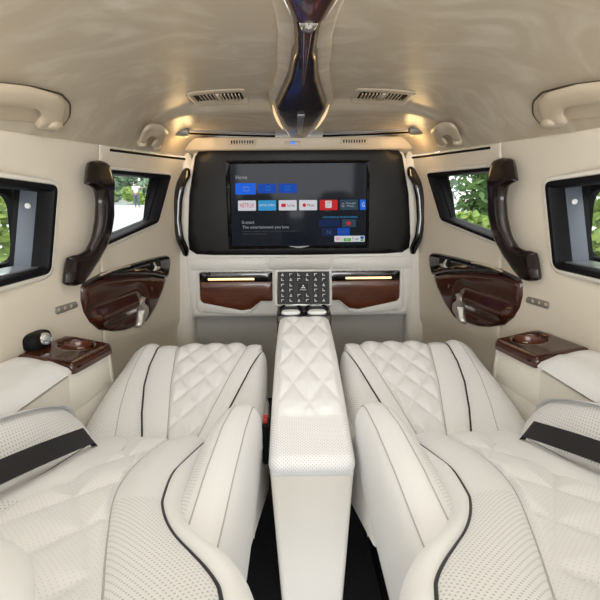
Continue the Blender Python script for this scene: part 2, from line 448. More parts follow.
for s in (-1, 1):
    sd = SIDE[s]
    # rear (sliding door) window
    D = .125
    cy = sum((p.x for p in REAR_HOLE))/len(REAR_HOLE); cz = sum((p.y for p in REAR_HOLE))/len(REAR_HOLE)
    w = thing('window_%d' % (1 if s < 0 else 3), (s*Wf(cy, cz), cy, cz), 'deep black framed side window nearest the camera on the '+sd, 'window', kind='structure')
    ring_loft(REAR_HOLE, [(-.016, .0045), (-.012, .010), (-.004, .011), (0, .006)], 'window_trim', cream_light, w, s)
    ring_loft(REAR_HOLE, [(-.003, .004), (-.001, .012), (.012, .013), (.016, .006), (.018, -.03), (.008, -.032), (.008, -.045)], 'window_frame', black, w, s)
    ring_loft(REAR_HOLE, [(.006, -.03), (.003, -.08), (-.012, -D+.005)], 'window_reveal', black_m, w, s)
    x0, x1, z0, z1 = bbox2(REAR_HOLE)
    # blue grey pillar panel on the forward reveal, sill strip, screw
    M_ = MB()
    ye = lambda z: lerp(a1.x, a0.x, (z-a1.y)/(a0.y-a1.y))-.009
    pa = [wallpt(ye(z0+.02), z0+.02, -.040), wallpt(ye(z0+.02)+.004, z0+.02, -.092), wallpt(ye(z1-.02)+.004, z1-.02, -.092), wallpt(ye(z1-.02), z1-.02, -.040)]
    pb = [p+Vector((0, .008, 0)) for p in pa]
    M_.add(*g_hull(pa+pb, .001)); M_.build('pillar_panel', bluegrey, w, s)
    sc_ = wallpt(ye(z1-.075)+.0, z1-.075, -.062)
    V, Fc = g_lathe(sc_, [(.008, 0), (.008, .003), (.006, .005), (.003, .005), (.003, .002)], (0, -1, 0), 14); mesh('screw', V, Fc, plastic_white, w, s)
    M_ = MB()
    for k in range(1):
        l0 = Vector((x1-.03, a1.y+.013)); l1 = Vector((YW0+.03, ext(a1, b1, YW0+.03).y+.013))
        q = [wallpt(l0.x, l0.y, -.012), wallpt(l0.x, l0.y, -.10), wallpt(l1.x, l1.y, -.10), wallpt(l1.x, l1.y, -.012)]
        M_.add(*g_hull(q+[p+Vector((0, 0, .008)) for p in q], .002))
    M_.build('window_sill', silver, w, s)
    outer = inset(REAR_HOLE, -.05); op = round_poly([Vector((x1+.012, z0+.045)), Vector((x1+.012, z1-.04)), Vector((YW0+.03, z1-.045)), Vector((YW0+.03, z0+.035))], .05)
    V, Fc = g_panel(outer, lambda p, h: wallpt(p.x, p.y, -D+h), T=.0, R=0, back=.02, step=.06, holes=[op]); mesh('outer_frame', V, Fc, black_m, w, s)
    V, Fc = g_panel(inset(op, -.01), lambda p, h: wallpt(p.x, p.y, -D-.012+h), T=.0, R=0, back=.004, step=.08); mesh('window_pane', V, Fc, glass, w, s)
    # front window
    D = .05
    cy = sum((p.x for p in FRONT_HOLE))/len(FRONT_HOLE); cz = sum((p.y for p in FRONT_HOLE))/len(FRONT_HOLE)
    w = thing('window_%d' % (2 if s < 0 else 4), (s*Wf(cy, cz), cy, cz), 'small black framed window of the front door on the '+sd, 'window', kind='structure')
    ring_loft(FRONT_HOLE, [(-.016, .0055), (-.012, .012), (-.004, .013), (0, .008)], 'window_trim', cream_light, w, s)
    ring_loft(FRONT_HOLE, [(-.003, .006), (-.001, .014), (.010, .014), (.014, .006), (.016, -.014), (.008, -.016), (.008, -.028), (.012, -.03), (.012, -D)], 'window_frame', black, w, s)
    x0, x1, z0, z1 = bbox2(FRONT_HOLE)
    e = lambda px, py: (lambda p: Vector((p.y, p.z)))(on_wall(px, py, -D))
    op = round_poly([e(145, 221), e(152.5, 175.5), e(99, 173.5), e(97, 236)], .012)
    outer = inset(FRONT_HOLE, -.02)
    V, Fc = g_panel(outer, lambda p, h: wallpt(p.x, p.y, -D+h), T=.0, R=0, back=.008, step=.06, holes=[op]); mesh('outer_frame', V, Fc, black_m, w, s)
    V, Fc = g_panel(inset(op, -.006), lambda p, h: wallpt(p.x, p.y, -D-.004+h), T=.0, R=0, back=.003, step=.08); mesh('window_pane', V, Fc, glass, w, s)

# =================================================================== PARTITION
YP = 2.08
def front_map(Y0): return lambda p, h: Vector((p.x, Y0-h, p.y))
def xz(px, py, Y): q = on_y(px, py, Y); return Vector((q.x, q.z))
def sym(L):    # left outline (top centre -> down the left -> bottom centre), mirrored
    return L+[Vector((-p.x, p.y)) for p in reversed(L)]
V, Fc = g_panel([Vector((-.70, 0)), Vector((.70, 0)), Vector((.64, 1.30)), Vector((-.64, 1.30))], front_map(YP+.06), T=0, R=0, back=.03, step=.2)
wf = mesh('wall_front', V, Fc, grey_panel, smooth_=False); tag(wf, 'grey bulkhead wall across the van behind the white housing', 'wall', kind='structure')
# cream pillars beside the bulkhead
for s in (-1, 1):
    P = [xz(189, 146, YP), xz(178, 160, YP), xz(173, 250, YP), xz(176, 345, YP), xz(178, 420, YP), xz(196, 420, YP), xz(192, 250, YP), xz(196, 170, YP)]
    V, Fc = g_panel(P, front_map(YP+.0), T=.03, R=.03, back=.05, step=.03)
    tag(mesh('trim_%d' % (1 if s < 0 else 2), V, Fc, cream_light, s=s), 'cream upright trim column between front door and white housing on the '+SIDE[s], 'trim', kind='structure')
# white housing with rounded shoulders
Lh = [xz(300, 147, YP), xz(215, 147, YP), xz(203, 148, YP), xz(195, 153, YP), xz(191.5, 165, YP), xz(187, 210, YP), xz(184.5, 250, YP), xz(188, 285, YP), xz(192, 316, YP), xz(300, 316, YP)]
Lh[0].x = 0; Lh[-1].x = 0
hs = thing('screen_housing', (0, YP, Lh[-1].y), 'white moulded housing across the bulkhead around the black screen panel', 'partition housing')
V, Fc = g_panel(sym(Lh), front_map(YP), T=.03, R=.02, back=.03, step=.03); mesh('shell', V, Fc, plastic_white, hs)
Lb = [xz(300, 149, YP-.03), xz(210, 149, YP-.03), xz(200, 150.5, YP-.03), xz(196, 156, YP-.03), xz(190, 195, YP-.03), xz(188.5, 238, YP-.03), xz(190, 249, YP-.03), xz(197, 253.5, YP-.03), xz(215, 254.5, YP-.03), xz(300, 255, YP-.03)]
Lb[0].x = 0; Lb[-1].x = 0
V, Fc = g_panel(sym(Lb), front_map(YP-.03), T=.012, R=.012, back=.004, step=.03); o = mesh('black_surround', V, Fc, satin_black, hs); o['label'] = 'black satin surround of the screen'
# fascia strip above the cabinets: three drawers
seam = [-.7, 0, 0, .7]
f0 = xz(268.5, 262, YP-.03).x; f1 = -xz(268.5, 262, YP-.03).x
zt0 = xz(300, 257, YP-.04).y; zb0 = xz(300, 269.5, YP-.04).y
edgeL = xz(190, 262, YP-.04).x
for nm, xa, xb, lab in (('l', edgeL, f0-.002, 'white flat fascia board above the left wooden cabinet front'), ('c', f0+.002, f1-.002, 'white flat fascia board between the two wooden cabinet fronts under the screen'), ('r', f1+.002, -edgeL, 'white flat fascia board above the right wooden cabinet front')):
    V, Fc = g_panel([Vector((xa, zb0)), Vector((xb, zb0)), Vector((xb, zt0)), Vector((xa, zt0))], front_map(YP-.03), T=.012, R=.005, back=.002, step=.03)
    tag(mesh('fascia_board', V, Fc, plastic_white), lab, 'fascia board', 'white fascia boards under the screen')
# television (tilted a few degrees, top towards the seats)
TT = math.radians(5.0)
tvc = on_y(299.5, 204, YP-.06)
TN = Vector((0, -math.cos(TT), -math.sin(TT))); TU = Vector((0, -math.sin(TT), math.cos(TT))); TX = Vector((1, 0, 0))
def tvp(px, py, h=0.):
    q = on_plane(px, py, tvc, TN)-tvc; return Vector((q.x, q.dot(TU)))
def tvmap(p, h): return tvc+TX*p.x+TU*p.y+TN*h
tv = thing('television', tvmap(tvp(300, 250), 0), 'wide flat television on the bulkhead showing rows of app tiles', 'television')
bz = [tvp(226, 160), tvp(371, 160.5), tvp(369, 248.5), tvp(229, 248.5)]; sr = [tvp(231, 163.5), tvp(367.5, 163.5), tvp(366, 245.5), tvp(233, 245.5)]
V, Fc = g_panel(round_poly(bz, .006), lambda p, h: tvmap(p, h), T=.012, R=.006, back=.035, step=.05, holes=[sr]); mesh('bezel', V, Fc, satin_black, tv)
V, Fc = g_panel(sr, tvmap, T=.006, R=0, back=.015, step=.1); scr = mesh('screen', V, Fc, screen_m, tv, smooth_=False); OFF[scr] = OFF[tv]
def zp(X, Y): return tvp(220+X/3.529, 145+Y/3.529)
def tile(name, x0, y0, x1, y1, m, h=.0068):
    P = [zp(x0, y0), zp(x1, y0), zp(x1, y1), zp(x0, y1)]
    V, Fc = g_panel(round_poly(P, .004, 3), lambda p, hh: tvmap(p, h+hh), T=.0006, R=0, back=.0006, step=.05)
    return mesh(name, V, Fc, m, scr, smooth_=False)
def caption(txt, x0, y0, x1, y1, m, h=.0078, name='caption'):
    T, Fc = g_text(txt); a = zp(x0, y1); b = zp(x1, y1); c = zp(x0, y0); dx = b.x-a.x; dy = c.y-a.y
    return mesh(name, [tvmap(Vector((a.x+t.x*dx, a.y+t.y*dy)), h) for t in T], Fc, m, scr, smooth_=False)
caption('Home', 60, 105, 100, 119, ui_text)
for k, x in enumerate((58, 137, 210)):
    tile('source_tile', x, 133 if k == 0 else 136, x+(72 if k == 0 else 64), 173 if k == 0 else 169, ui_blue2 if k == 0 else ui_blue)
V, Fc = g_tube([tvmap(zp(a, b), .0075) for a, b in ((86, 147), (106, 147), (106, 160), (86, 160))], .0009, 5, closed=True); mesh('tile_icon', V, Fc, ui_text, scr)
for cx, cy in ((174, 152), (241, 152)):
    V, Fc = g_tube([tvmap(zp(cx-8, cy-6), .0075), tvmap(zp(cx+8, cy-6), .0075), tvmap(zp(cx+8, cy+6), .0075), tvmap(zp(cx-8, cy+6), .0075)], .0009, 5, closed=True); mesh('tile_icon', V, Fc, ui_sky, scr)
caption('*', 66, 178, 70, 184, ui_dim)
apps = [(67, ui_white), (138, ui_sky), (210, ui_white), (282, ui_white), (354, ui_red), (425, ui_grey)]
for x, m in apps: tile('app_tile', x, 194, x+63, 230, m)
tile('app_tile', 496, 194, 516, 230, ui_blue2)
caption('NETFLIX', 74, 204, 124, 219, ui_red); caption('prime video', 143, 205, 197, 217, ui_white)
tile('play_mark', 219, 206, 235, 218, ui_red, .0075); caption('YouTube', 238, 207, 267, 217, ui_dk)
V, Fc = g_lathe(tvmap(zp(300, 212), .007), [(.0085, 0), (.0085, .001)], TN, 16); mesh('play_mark', V, Fc, ui_red, scr); caption('Music', 311, 207, 336, 217, ui_dk)
tile('tile_picture', 374, 197, 396, 222, ui_white, .0074); caption('OTT', 378, 200, 392, 220, ui_red, .0086); caption('More', 374, 231, 395, 236, ui_dim)
caption('G', 431, 206, 440, 220, ui_text); caption('Google', 446, 203, 480, 211, ui_text); caption('Play', 450, 213, 476, 221, ui_text)
caption('G', 502, 204, 512, 220, ui_white)
tile('banner_icon', 57, 264, 68, 276, ui_dk, .007)
caption('G-smart', 80, 265, 124, 276, ui_text); caption('The entertainment you love', 82, 283, 245, 296, ui_text)
caption('Movies, shows, music and more in one place', 82, 300, 274, 306, ui_dim); caption('Open the guide now', 82, 309, 168, 315, ui_dim)
tile('preview_card', 333, 258, 487, 338, ui_dk, .0068)
caption('CONTINUE WATCHING', 365, 252, 486, 258, ui_sky)
tile('preview_tile', 432, 263, 481, 290, ui_grey, .0075); tile('play_mark', 448, 271, 462, 283, ui_red, .0084)
tile('preview_tile', 352, 263, 424, 288, ui_navy, .0075); tile('preview_tile', 362, 293, 410, 320, ui_navy, .0075); tile('preview_tile', 415, 293, 459, 320, ui_blue, .0075)
caption('N', 378, 300, 392, 315, ui_dim, .0086); caption('prime', 420, 301, 454, 314, ui_dim, .0086)
st = tile('energy_sticker', 405, 321, 511, 342, ui_white, .0084)
tile('sticker_patch', 437, 329, 463, 340, ui_green, .0094); tile('sticker_patch', 496, 323, 508, 332, ui_blue, .0094); tile('sticker_patch', 496, 333, 508, 340, ui_green, .0094)
caption('A+', 443, 331, 457, 338, ui_white, .0103); caption('5 star', 467, 326, 492, 337, ui_dk, .0094); caption('300 L', 410, 326, 432, 337, ui_red, .0094)
P = [tvp(286, 245.6), tvp(313, 245.6), tvp(313, 247.8), tvp(286, 247.8)]
V, Fc = g_panel(P, tvmap, T=.0155, R=.002, back=.01, step=.05); mesh('sensor_strip', V, Fc, silver, tv)
# wooden cabinet fronts
for s in (-1, 1):
    sd = SIDE[s]; Yc = YP-.03
    q = lambda px, py, Y=Yc: xz(px, py, Y)
    cab = thing('cabinet', (s*abs(q(235, 312).x), Yc, q(235, 316).y), 'white cabinet with red brown wooden front on the %s under the screen' % sd, 'cabinet', 'cabinets under the screen')
    fr = [q(196, 270), q(273, 270), q(273, 302), q(262, 302), q(252, 312), q(243, 314), q(232, 313.5), q(200, 311.5), q(196, 306)]
    hole = [q(199.5, 272), q(272.5, 272), q(272.5, 300.5), q(261, 300.5), q(251, 308.5), q(242, 309.8), q(203, 302), q(200.5, 299)]
    V, Fc = g_panel(round_poly(fr, .01, 3), front_map(Yc), T=.008, R=.006, back=.002, step=.03, holes=[round_poly(hole, .006, 3)]); mesh('frame', V, Fc, plastic_white, cab, s)
    wd = [q(199.5, 281), q(272.5, 281), q(272.5, 300.5), q(261, 300.5), q(251, 308.5), q(242, 309.8), q(203, 302), q(200.5, 299)]
    V, Fc = g_panel(round_poly(wd, .006, 3), front_map(Yc), T=.007, R=.004, back=.002, step=.03); mesh('wooden_front', V, Fc, wood_cab, cab, s)
    tp = [q(199.3, 271.5), q(273, 271.5), q(273, 281.4), q(199.5, 281.4)]
    V, Fc = g_panel(tp, front_map(Yc), T=.005, R=.003, back=.002, step=.03); mesh('black_band', V, Fc, gloss_black, cab, s)
    a = on_y(208, 278.7, Yc-.008); b = on_y(254.5, 278.7, Yc-.008)
    V, Fc = g_box((a+b)/2, ((b-a).length, .007, .0105), .003); mesh('light_strip', V, Fc, led_m, cab, s)
# partition grab handles
for s in (-1, 1):
    HO = [(183, 168), (187, 166), (190.5, 168), (191, 176), (187, 185), (184, 200), (183, 220), (185, 236), (189, 249), (187.5, 256), (183, 256), (178, 242), (175, 222), (175, 200), (178, 181)]
    P = round_poly([xz(px, py, YP-.06) for px, py in HO], .012, 4); zlo = min(v.y for v in P); zhi = max(v.y for v in P)
    def gmap(p, h):
        u = (p.y-zlo)/(zhi-zlo); return Vector((p.x, YP-.042-.035*smooth(u/.25)*smooth((1-u)/.25)-h, p.y))
    V, Fc = g_panel(P, gmap, T=.014, R=.016, back=.014, step=.012, solid=True)
    tag(mesh('grab_handle', V, Fc, gloss_black, s=s), 'slim black grab handle on the cream column, %s of the screen panel' % sd if 0 else 'slim black grab handle on the cream column just %s of the screen panel' % SIDE[s], 'handle', 'slim black handles beside the screen')

# header beam, rail, vents ----------------------------------------------------
YH = 2.03
hb = [on_y(300, 137, YH).z, on_y(300, 149.5, YH).z]
xh = abs(on_y(183, 143, YH).x)
hd = thing('trim_3', (0, YH, hb[1]), 'cream header beam across the roof above the screen', 'header beam', kind='structure')
V, Fc = g_hull([(-xh, YH+.0, hb[1]), (xh, YH, hb[1]), (xh, YH+.10, hb[1]-.02), (-xh, YH+.10, hb[1]-.02), (-xh, YH-.01, hb[0]), (xh, YH-.01, hb[0]), (xh, YH+.1, hb[0]), (-xh, YH+.1, hb[0])], .006, 3)
mesh('beam', V, Fc, tan_pl, hd)
for px, lab in ((243.5, 'narrow slotted vent in the header left of the roof spine'), (355.5, 'narrow slotted vent in the header right of the roof spine')):
    c = on_y(px, 141.8, YH-.007); v = thing('header_vent', c, lab, 'vent', 'narrow header vents')
    V, Fc = g_box(c, (.125, .006, .022), .003); mesh('frame', V, Fc, tan_pl, v)
    for k in range(9):
        V, Fc = g_box(c+Vector((-.048+.012*k, -.0035, 0)), (.0055, .003, .013), .0005); mesh('slot', V, Fc, black, v)
c = on_y(294, 143, YH-.008); v = thing('led_indicator', c, 'tiny blue lit indicator in the header above the screen', 'indicator light')
V, Fc = g_box(c, (.075, .006, .018), .002); mesh('housing', V, Fc, tan_pl, v)
V, Fc = g_box(c+Vector((0, -.004, 0)), (.022, .004, .011), .001); mesh('lens', V, Fc, blue_led, v)
# dark rail under the headliner on either side of the spine
for s in (-1, 1):
    A = on_ceil(188, 132.5, .014); B = on_ceil(276, 136, .014)
    r = thing('curtain_rail', Vector((s*abs(A.x), A.y, A.z)), 'thin dark rail with tan end lamp under the headliner, %s of the roof spine' % SIDE[s], 'rail', 'dark rails above the screen')
    V, Fc = g_tube([A, (A+B)/2+Vector((0, 0, -.002)), B], .007, 8, up=(0, 0, 1), flat=.6); mesh('rod', V, Fc, black, r, s)
    V, Fc = g_tube([A+Vector((0, -.003, .012)), B+Vector((0, -.003, .010))], .004, 8); mesh('metal_edge', V, Fc, silver, r, s)
    V, Fc = g_lathe(A+Vector((.012, 0, .004)), [(.010, 0), (.020, .006), (.021, .055), (.016, .062)], (-1, -.15, .12), 16); mesh('end_cap', V, Fc, plate_m, r, s)
    V, Fc = g_box(A+Vector((-.018, -.012, .024)), (.05, .022, .008), .003); mesh('lamp_lens', V, Fc, led_soft, r, s)

# ceiling spine -----------------------------------------------------------------
Ls = [(297, 137.5), (289.5, 133), (283, 124), (277.5, 110), (277, 104.5), (283, 92), (290, 76), (292.5, 62), (294, 54), (296.5, 48), (296.5, 40), (296, 26), (293, 10), (289, -10), (283, -60), (276, -130)]
zsp = 1.345
Lq = [on_z(px, py, zsp) for px, py in Ls]
cx = .0
half = [(cx-p.x if i else .004, p.y) for i, p in enumerate(Lq)]
half = [(max(h, .004), y) for h, y in half]
outl = [Vector((cx-h, y)) for h, y in half]+[Vector((cx+h, y)) for h, y in reversed(half)]
sp = thing('ceiling_spine', (cx, 1.4, zsp), 'long dark glossy wooden spine with pointed tip along the middle of the ceiling', 'ceiling spine')
spmap = lambda p, h: Vector((p.x, p.y, zsp+.0-h))
V, Fc = g_panel(outl, spmap, T=.022, R=.032, back=.045, step=.016); mesh('wooden_body', V, Fc, wood_dk, sp)
# wider tan flange around the spine
fl = [(cx-h-.022-.012*smooth((1.45-y)/.5), y+(.012 if i == 0 else 0)) for i, (h, y) in enumerate(half)]
fo = [Vector((a, y)) for a, y in fl]+[Vector((2*cx-a, y)) for a, y in reversed(fl)]
V, Fc = g_panel(fo, lambda p, h: Vector((p.x, p.y, zsp+.018-h)), T=.008, R=.06, back=.03, step=.03); mesh('flange', V, Fc, ceil_m, sp)
# upper black gloss body nearer the camera, chrome bead and fin
A = [on_z(307, y, zsp-.022) for y in (-40, -10, 14)]
V, Fc = g_tube([Vector((cx, p.y, p.z)) for p in A], [.058, .046, .030], 14, up=(0, 0, 1), flat=.5, power=2.4); mesh('black_cover', V, Fc, wood, sp)
p = on_z(308, 23, zsp-.03); V, Fc = superell((cx, p.y, p.z), (.016, .022, .014), 1, 1, 16, 10); mesh('chrome_bead', V, Fc, chrome, sp)
pa = on_z(307, 30, zsp-.025); pb = on_z(306, 85, zsp-.023)
V, Fc = g_tube([Vector((cx, lerp(pa.y, pb.y, k/8), lerp(pa.z, pb.z, k/8))) for k in range(9)], [.009-.0009*k for k in range(9)], 8); mesh('chrome_fin', V, Fc, wood, sp)
pa = on_z(303.5, 114, zsp-.024); pb = on_z(301.5, 137, zsp-.012)
V, Fc = g_hull([(cx-.013, pa.y, pa.z), (cx+.013, pa.y, pa.z), (cx+.009, pb.y, pb.z), (cx-.009, pb.y, pb.z), (cx-.011, pa.y+.005, pa.z-.006), (cx+.011, pa.y+.005, pa.z-.006), (cx+.007, pb.y-.005, pb.z-.008), (cx-.007, pb.y-.005, pb.z-.008)], .001); mesh('lamp_bar', V, Fc, silver, sp)
for s in (-1, 1):  # warm emissive strips stand in for gold glints along the tip edges
    g = [on_z(276.5, 106, zsp-.0), on_z(279, 116, zsp-.0), on_z(283.5, 126, zsp), on_z(288, 132, zsp)]
    pt = [Vector((cx-(cx-q.x)-.008, q.y, zsp+.004)) for q in g]
    if s > 0: pt = [Vector((2*cx-q.x, q.y, q.z)) for q in pt]
    V, Fc = g_tube(spline(pt, 10), [.001+.0045*math.sin(PI*k/10) for k in range(11)], 8, up=(0, 0, 1), flat=.6); mesh('edge_glint', V, Fc, led_soft, sp)
# square ceiling air vents
for s in (-1, 1):
    c = on_ceil(221.5, 95.5, 0); c = Vector((s*abs(c.x-.003), c.y, ceil_z(c.x, c.y)))
    v = thing('ceiling_vent', c, 'tan rectangular air vent in the ceiling %s of the spine' % SIDE[s], 'air vent', 'ceiling air vents')
    mp = lambda p, h: Vector((c.x+p.x, c.y+p.y, ceil_z(c.x+p.x, c.y+p.y)-h))
    hw, hl = .098, .078
    V, Fc = g_panel(round_poly([(-hw, -hl), (hw, -hl), (hw, hl), (-hw, hl)], .02), mp, T=.004, R=.012, back=.01, step=.02, holes=[[(-.078, -.040), (.078, -.040), (.078, .040), (-.078, .040)]]); mesh('frame', V, Fc, tan_pl, v)
    V, Fc = g_panel([(-.08, -.042), (.08, -.042), (.08, .042), (-.08, .042)], mp, T=.001, R=0, back=.001, step=.04); mesh('grille_back', V, Fc, black_m, v)
    for k in range(13):
        x = -.072+.012*k
        V, Fc = g_box(c+Vector((x, 0, -.004)), (.0035 if k != 6 else .012, .078, .006), .0005); mesh('slat', V, Fc, tan_pl, v)
# ceiling grab handles
for s in (-1, 1):
    def hp(px, py, o): return on_ceil(px, py, o)
    r0 = hp(50, 112, 0)
    h = thing('assist_grip', Vector((s*abs(r0.x), r0.y, r0.z)), 'large tan fold-down grab handle on the ceiling edge at the %s' % SIDE[s], 'handle', 'large tan ceiling handles')
    def loop(HO, ends, lift, R_, T_, st):
        P = round_poly([hp(a, b, lift).to_2d() for a, b in HO], .010, 4)
        return g_panel(P, lambda p, h: Vector((p.x, p.y, ceil_z(p.x, p.y)-lift-h)), T=T_, R=R_, back=T_, step=st, solid=True)
    V, Fc = loop([(-48, 86), (-20, 83), (4, 82.5), (32, 86), (60, 94), (68, 102), (67, 112), (60, 122), (50, 126.5), (39, 123.5), (43, 112), (39, 106), (17, 102.5), (-20, 101), (-34, 104), (-38, 116), (-52, 116)], None, .034, .020, .011, .016)
    mesh('bar', V, Fc, tan_pl, h, s)
    bo = round_poly([hp(a, b, 0).to_2d() for a, b in [(-54, 83), (-20, 80.5), (4, 80), (33, 83.5), (63, 91.5), (71.5, 101), (71, 114), (62, 125), (30, 119), (-54, 114)]], .012, 4)
    cm0 = lambda p, h_: Vector((p.x, p.y, ceil_z(p.x, p.y)-h_))
    V, Fc = g_panel(bo, cm0, T=.006, R=.006, back=.004, step=.02); mesh('base_plate', V, Fc, tan_pl, h, s)
    V, Fc = g_tube([cm0(p, .002) for p in bo[2:38]], .0028, 6); mesh('seam', V, Fc, seam_m, h, s)
    for px, py in ((50, 119), (-44, 112)):
        q = hp(px, py, .014); V, Fc = superell(q, (.030, .028, .022), .5, .6, 20, 8); mesh('mount', V, Fc, tan_pl, h, s)
    r0 = hp(155, 137, 0)
    h = thing('assist_grip', Vector((s*abs(r0.x), r0.y, r0.z)), 'small tan grab handle at the front corner of the ceiling on the %s' % SIDE[s], 'handle', 'small tan ceiling handles')
    V, Fc = loop([(139.5, 140), (145, 128), (151, 124), (166, 126), (170, 131), (165, 141), (158.5, 146.5), (152, 144.5), (158, 137.5), (156, 134.5), (151, 134), (146, 142)], None, .026, .013, .009, .010)
    mesh('bar', V, Fc, tan_pl, h, s)
    for px, py in ((143, 141), (158, 144)):
        q = hp(px, py, .010); V, Fc = superell(q, (.016, .016, .018), .5, .6, 16, 8); mesh('mount', V, Fc, tan_pl, h, s)

# =================================================================== SIDE WALL FITTINGS
for s in (-1, 1):
    sd = SIDE[s]
    # large curved pillar grab handle
    W_ = on_wall
    HO = [(91, 159.5), (100, 158.5), (106.5, 161), (109, 168), (112, 190), (112, 214), (106.5, 240), (96, 260), (88, 273), (81, 282), (75, 284.5), (65.5, 283.5), (67, 270), (69.5, 255.5), (73, 253.5), (80, 252.5), (88.3, 248.5), (94, 238), (98.5, 217), (99.5, 200), (98, 190), (94.5, 186), (86.7, 182), (88.5, 169)]
    q = [W_(px, py, .04) for px, py in HO]; zlo = min(v.z for v in q); zhi = max(v.z for v in q)
    def lift(z): u = (z-zlo)/(zhi-zlo); return .024+.034*smooth((u-.06)/.34)*smooth((1.02-u)/.25)
    for _ in range(6): q = [W_(px, py, lift(v.z)) for (px, py), v in zip(HO, q)]
    P = round_poly([Vector((v.y, v.z)) for v in q], .010, 4)
    hmap = lambda p, h: wallpt(p.x, p.y, lift(p.y)+h)
    g = thing('pillar_handle', Vector((s*abs(W_(85, 230).x), W_(85, 230).y, W_(85, 280).z)), 'big curved dark wood grab handle on the side pillar at the %s' % sd, 'handle', 'big curved pillar handles')
    V, Fc = g_panel(P, hmap, T=.020, R=.022, back=.020, step=.012, solid=True); mesh('grip', V, Fc, wood_dk, g, s)
    for L in ([(88.5, 181), (91, 162), (103, 162), (104, 184)], [(66, 281), (69, 257), (82, 257), (78, 279)]):
        P = [Vector((v.y, v.z)) for v in (W_(px, py, .01) for px, py in L)]
        V, Fc = g_panel(round_poly(P, .008), wallmap, T=.022, R=.006, back=.001, step=.02); mesh('mount', V, Fc, wood_dk, g, s)
    # wooden door panel
    base = W_(125, 330)
    dp = thing('door_panel', Vector((s*abs(base.x), base.y, base.z)), 'glossy dark wooden trim panel with black top on the %s front door' % sd, 'door panel', 'wooden door trim panels')
    K = lambda L: [Vector((W_(px, py).y, W_(px, py).z)) for px, py in L]
    O = K([(79, 284), (96, 277), (125, 274), (148, 274), (164, 277), (160, 290), (153, 306), (146, 317), (141, 323.5), (138, 323), (140, 318), (143, 312), (142, 305), (138.5, 301), (139.5, 294.5), (134, 299), (132.5, 304), (136, 309), (135, 316), (132.5, 326), (122, 329.5), (112, 330.5), (97, 328.5), (88, 321), (82, 311), (79, 299)])
    ax = K([(90, 300), (142, 283)])
    def ridge(p, d):
        # a soft pull-handle ridge running through the panel
        a_, b_ = ridge.a, ridge.b; ab = b_-a_; t = clamp((p-a_).dot(ab)/ab.length_squared); dd = (p-(a_+ab*t)).length
        return (.020*math.exp(-(dd/.022)**2)-.010*math.exp(-((dd-.05)/.02)**2))*smooth(d/.02)
    ridge.a, ridge.b = K([(92, 318), (133, 301)])
    V, Fc = g_panel(O, wallmap, T=.020, R=.018, back=.004, step=.012, hf=ridge); mesh('wooden_board', V, Fc, wood, dp, s)
    O = K([(79, 284), (82, 280.5), (100, 271), (125, 263.5), (145, 258), (158, 255), (165.5, 254), (167, 258), (166, 268), (164, 277.5), (148, 274.5), (125, 274.5), (96, 277.5), (80, 285.5)])
    V, Fc = g_panel(O, wallmap, T=.026, R=.014, back=.004, step=.012); mesh('black_top', V, Fc, gloss_black, dp, s)
    O = K([(139.5, 294), (134, 299), (132, 304), (136, 309), (135, 316), (132.5, 326), (135, 327), (139, 319), (143, 312), (142, 305), (138.5, 301)])
    V, Fc = g_panel(O, wallmap, T=.030, R=.006, back=.004, step=.01); mesh('silver_flash', V, Fc, pearl, dp, s)
    pth = spline([W_(101, 273.5, .026), W_(112, 269, .030), W_(122, 266, .030), W_(130, 264.5, .026)], 12); V, Fc = g_tube(pth, .0035, 8); mesh('trim_line', V, Fc, tan_pl, dp, s)
    O = K([(143, 260), (155, 257.5), (155.5, 270), (150, 272), (144, 270)])
    V, Fc = g_panel(round_poly(O, .008), wallmap, T=.029, R=.006, back=.002, step=.01); mesh('handle_recess', V, Fc, black, dp, s)
    O = K([(145.5, 259.5), (149, 261), (150, 265), (154, 264), (153, 268.5), (149, 270.5), (145, 270), (147.5, 266)])
    V, Fc = g_panel(O, wallmap, T=.036, R=.006, back=.004, step=.01); mesh('door_handle', V, Fc, pearl, dp, s)
    q = W_(151, 288, .019); V, Fc = g_lathe(q, [(.009, 0), (.009, .004), (.005, .006)], (1, 0, 0), 14); mesh('lock_button', V, Fc, wood, dp, s)
    # three button plate
    P = K([(52.5, 305.5), (75, 299), (76.5, 305.5), (54, 313.5)])
    pl = thing('switch_plate', Vector((s*abs(W_(65, 306).x), W_(65, 306).y, W_(65, 306).z)), 'small grey three-button plate on the cream wall at the %s' % sd, 'switch plate', 'three-button wall plates')
    V, Fc = g_panel(round_poly(P, .012), wallmap, T=.008, R=.003, back=.002, step=.01); mesh('plate', V, Fc, plate_m, pl, s)
    for px, py in ((58.5, 308), (64.7, 306.2), (71, 304.3)):
        q = W_(px, py, .007); V, Fc = g_lathe(q, [(.005, 0), (.005, .002), (.003, .003)], (1, 0, 0), 12); mesh('button', V, Fc, tan_pl, pl, s)
    # armrest ledge with cup holder
    ZL = .60
    def top(px, py): return on_fn(px, py, lambda p: p.z-(ZL+.16*max(0, -p.x-.60)))
    e0 = top(109, 345.5); e1 = top(68, 366.5)
    e2 = top(15, 402); YA = e0.y; YB = e1.y; x0_, x1_, x2_ = e2.x, e1.x, e0.x
    xe = x1_; xf = x2_; xr_ = x0_
    ld = thing('side_armrest', (s*.68, .5, .02), 'cream side armrest ledge with wooden cup holder along the %s wall' % sd, 'armrest', 'side armrest ledges')
    zl = lambda x: ZL+.16*max(0, -x-.60)
    Mx = MB()
    fw = lambda Y, z: -Wf(Y, z)+.008
    Mx.add(*g_hull([(xr_-.015, -.5, 0.03), (xe-.018, YB, .03), (fw(YB, .1), YB, .03), (fw(0, .1), -.5, .03), (xr_, -.5, ZL-.012), (xe+.003, YB, ZL-.015), (fw(YB, .6), YB, zl(-.73)-.02), (fw(0, .6), -.5, zl(-.75)-.012)], .005, 3))
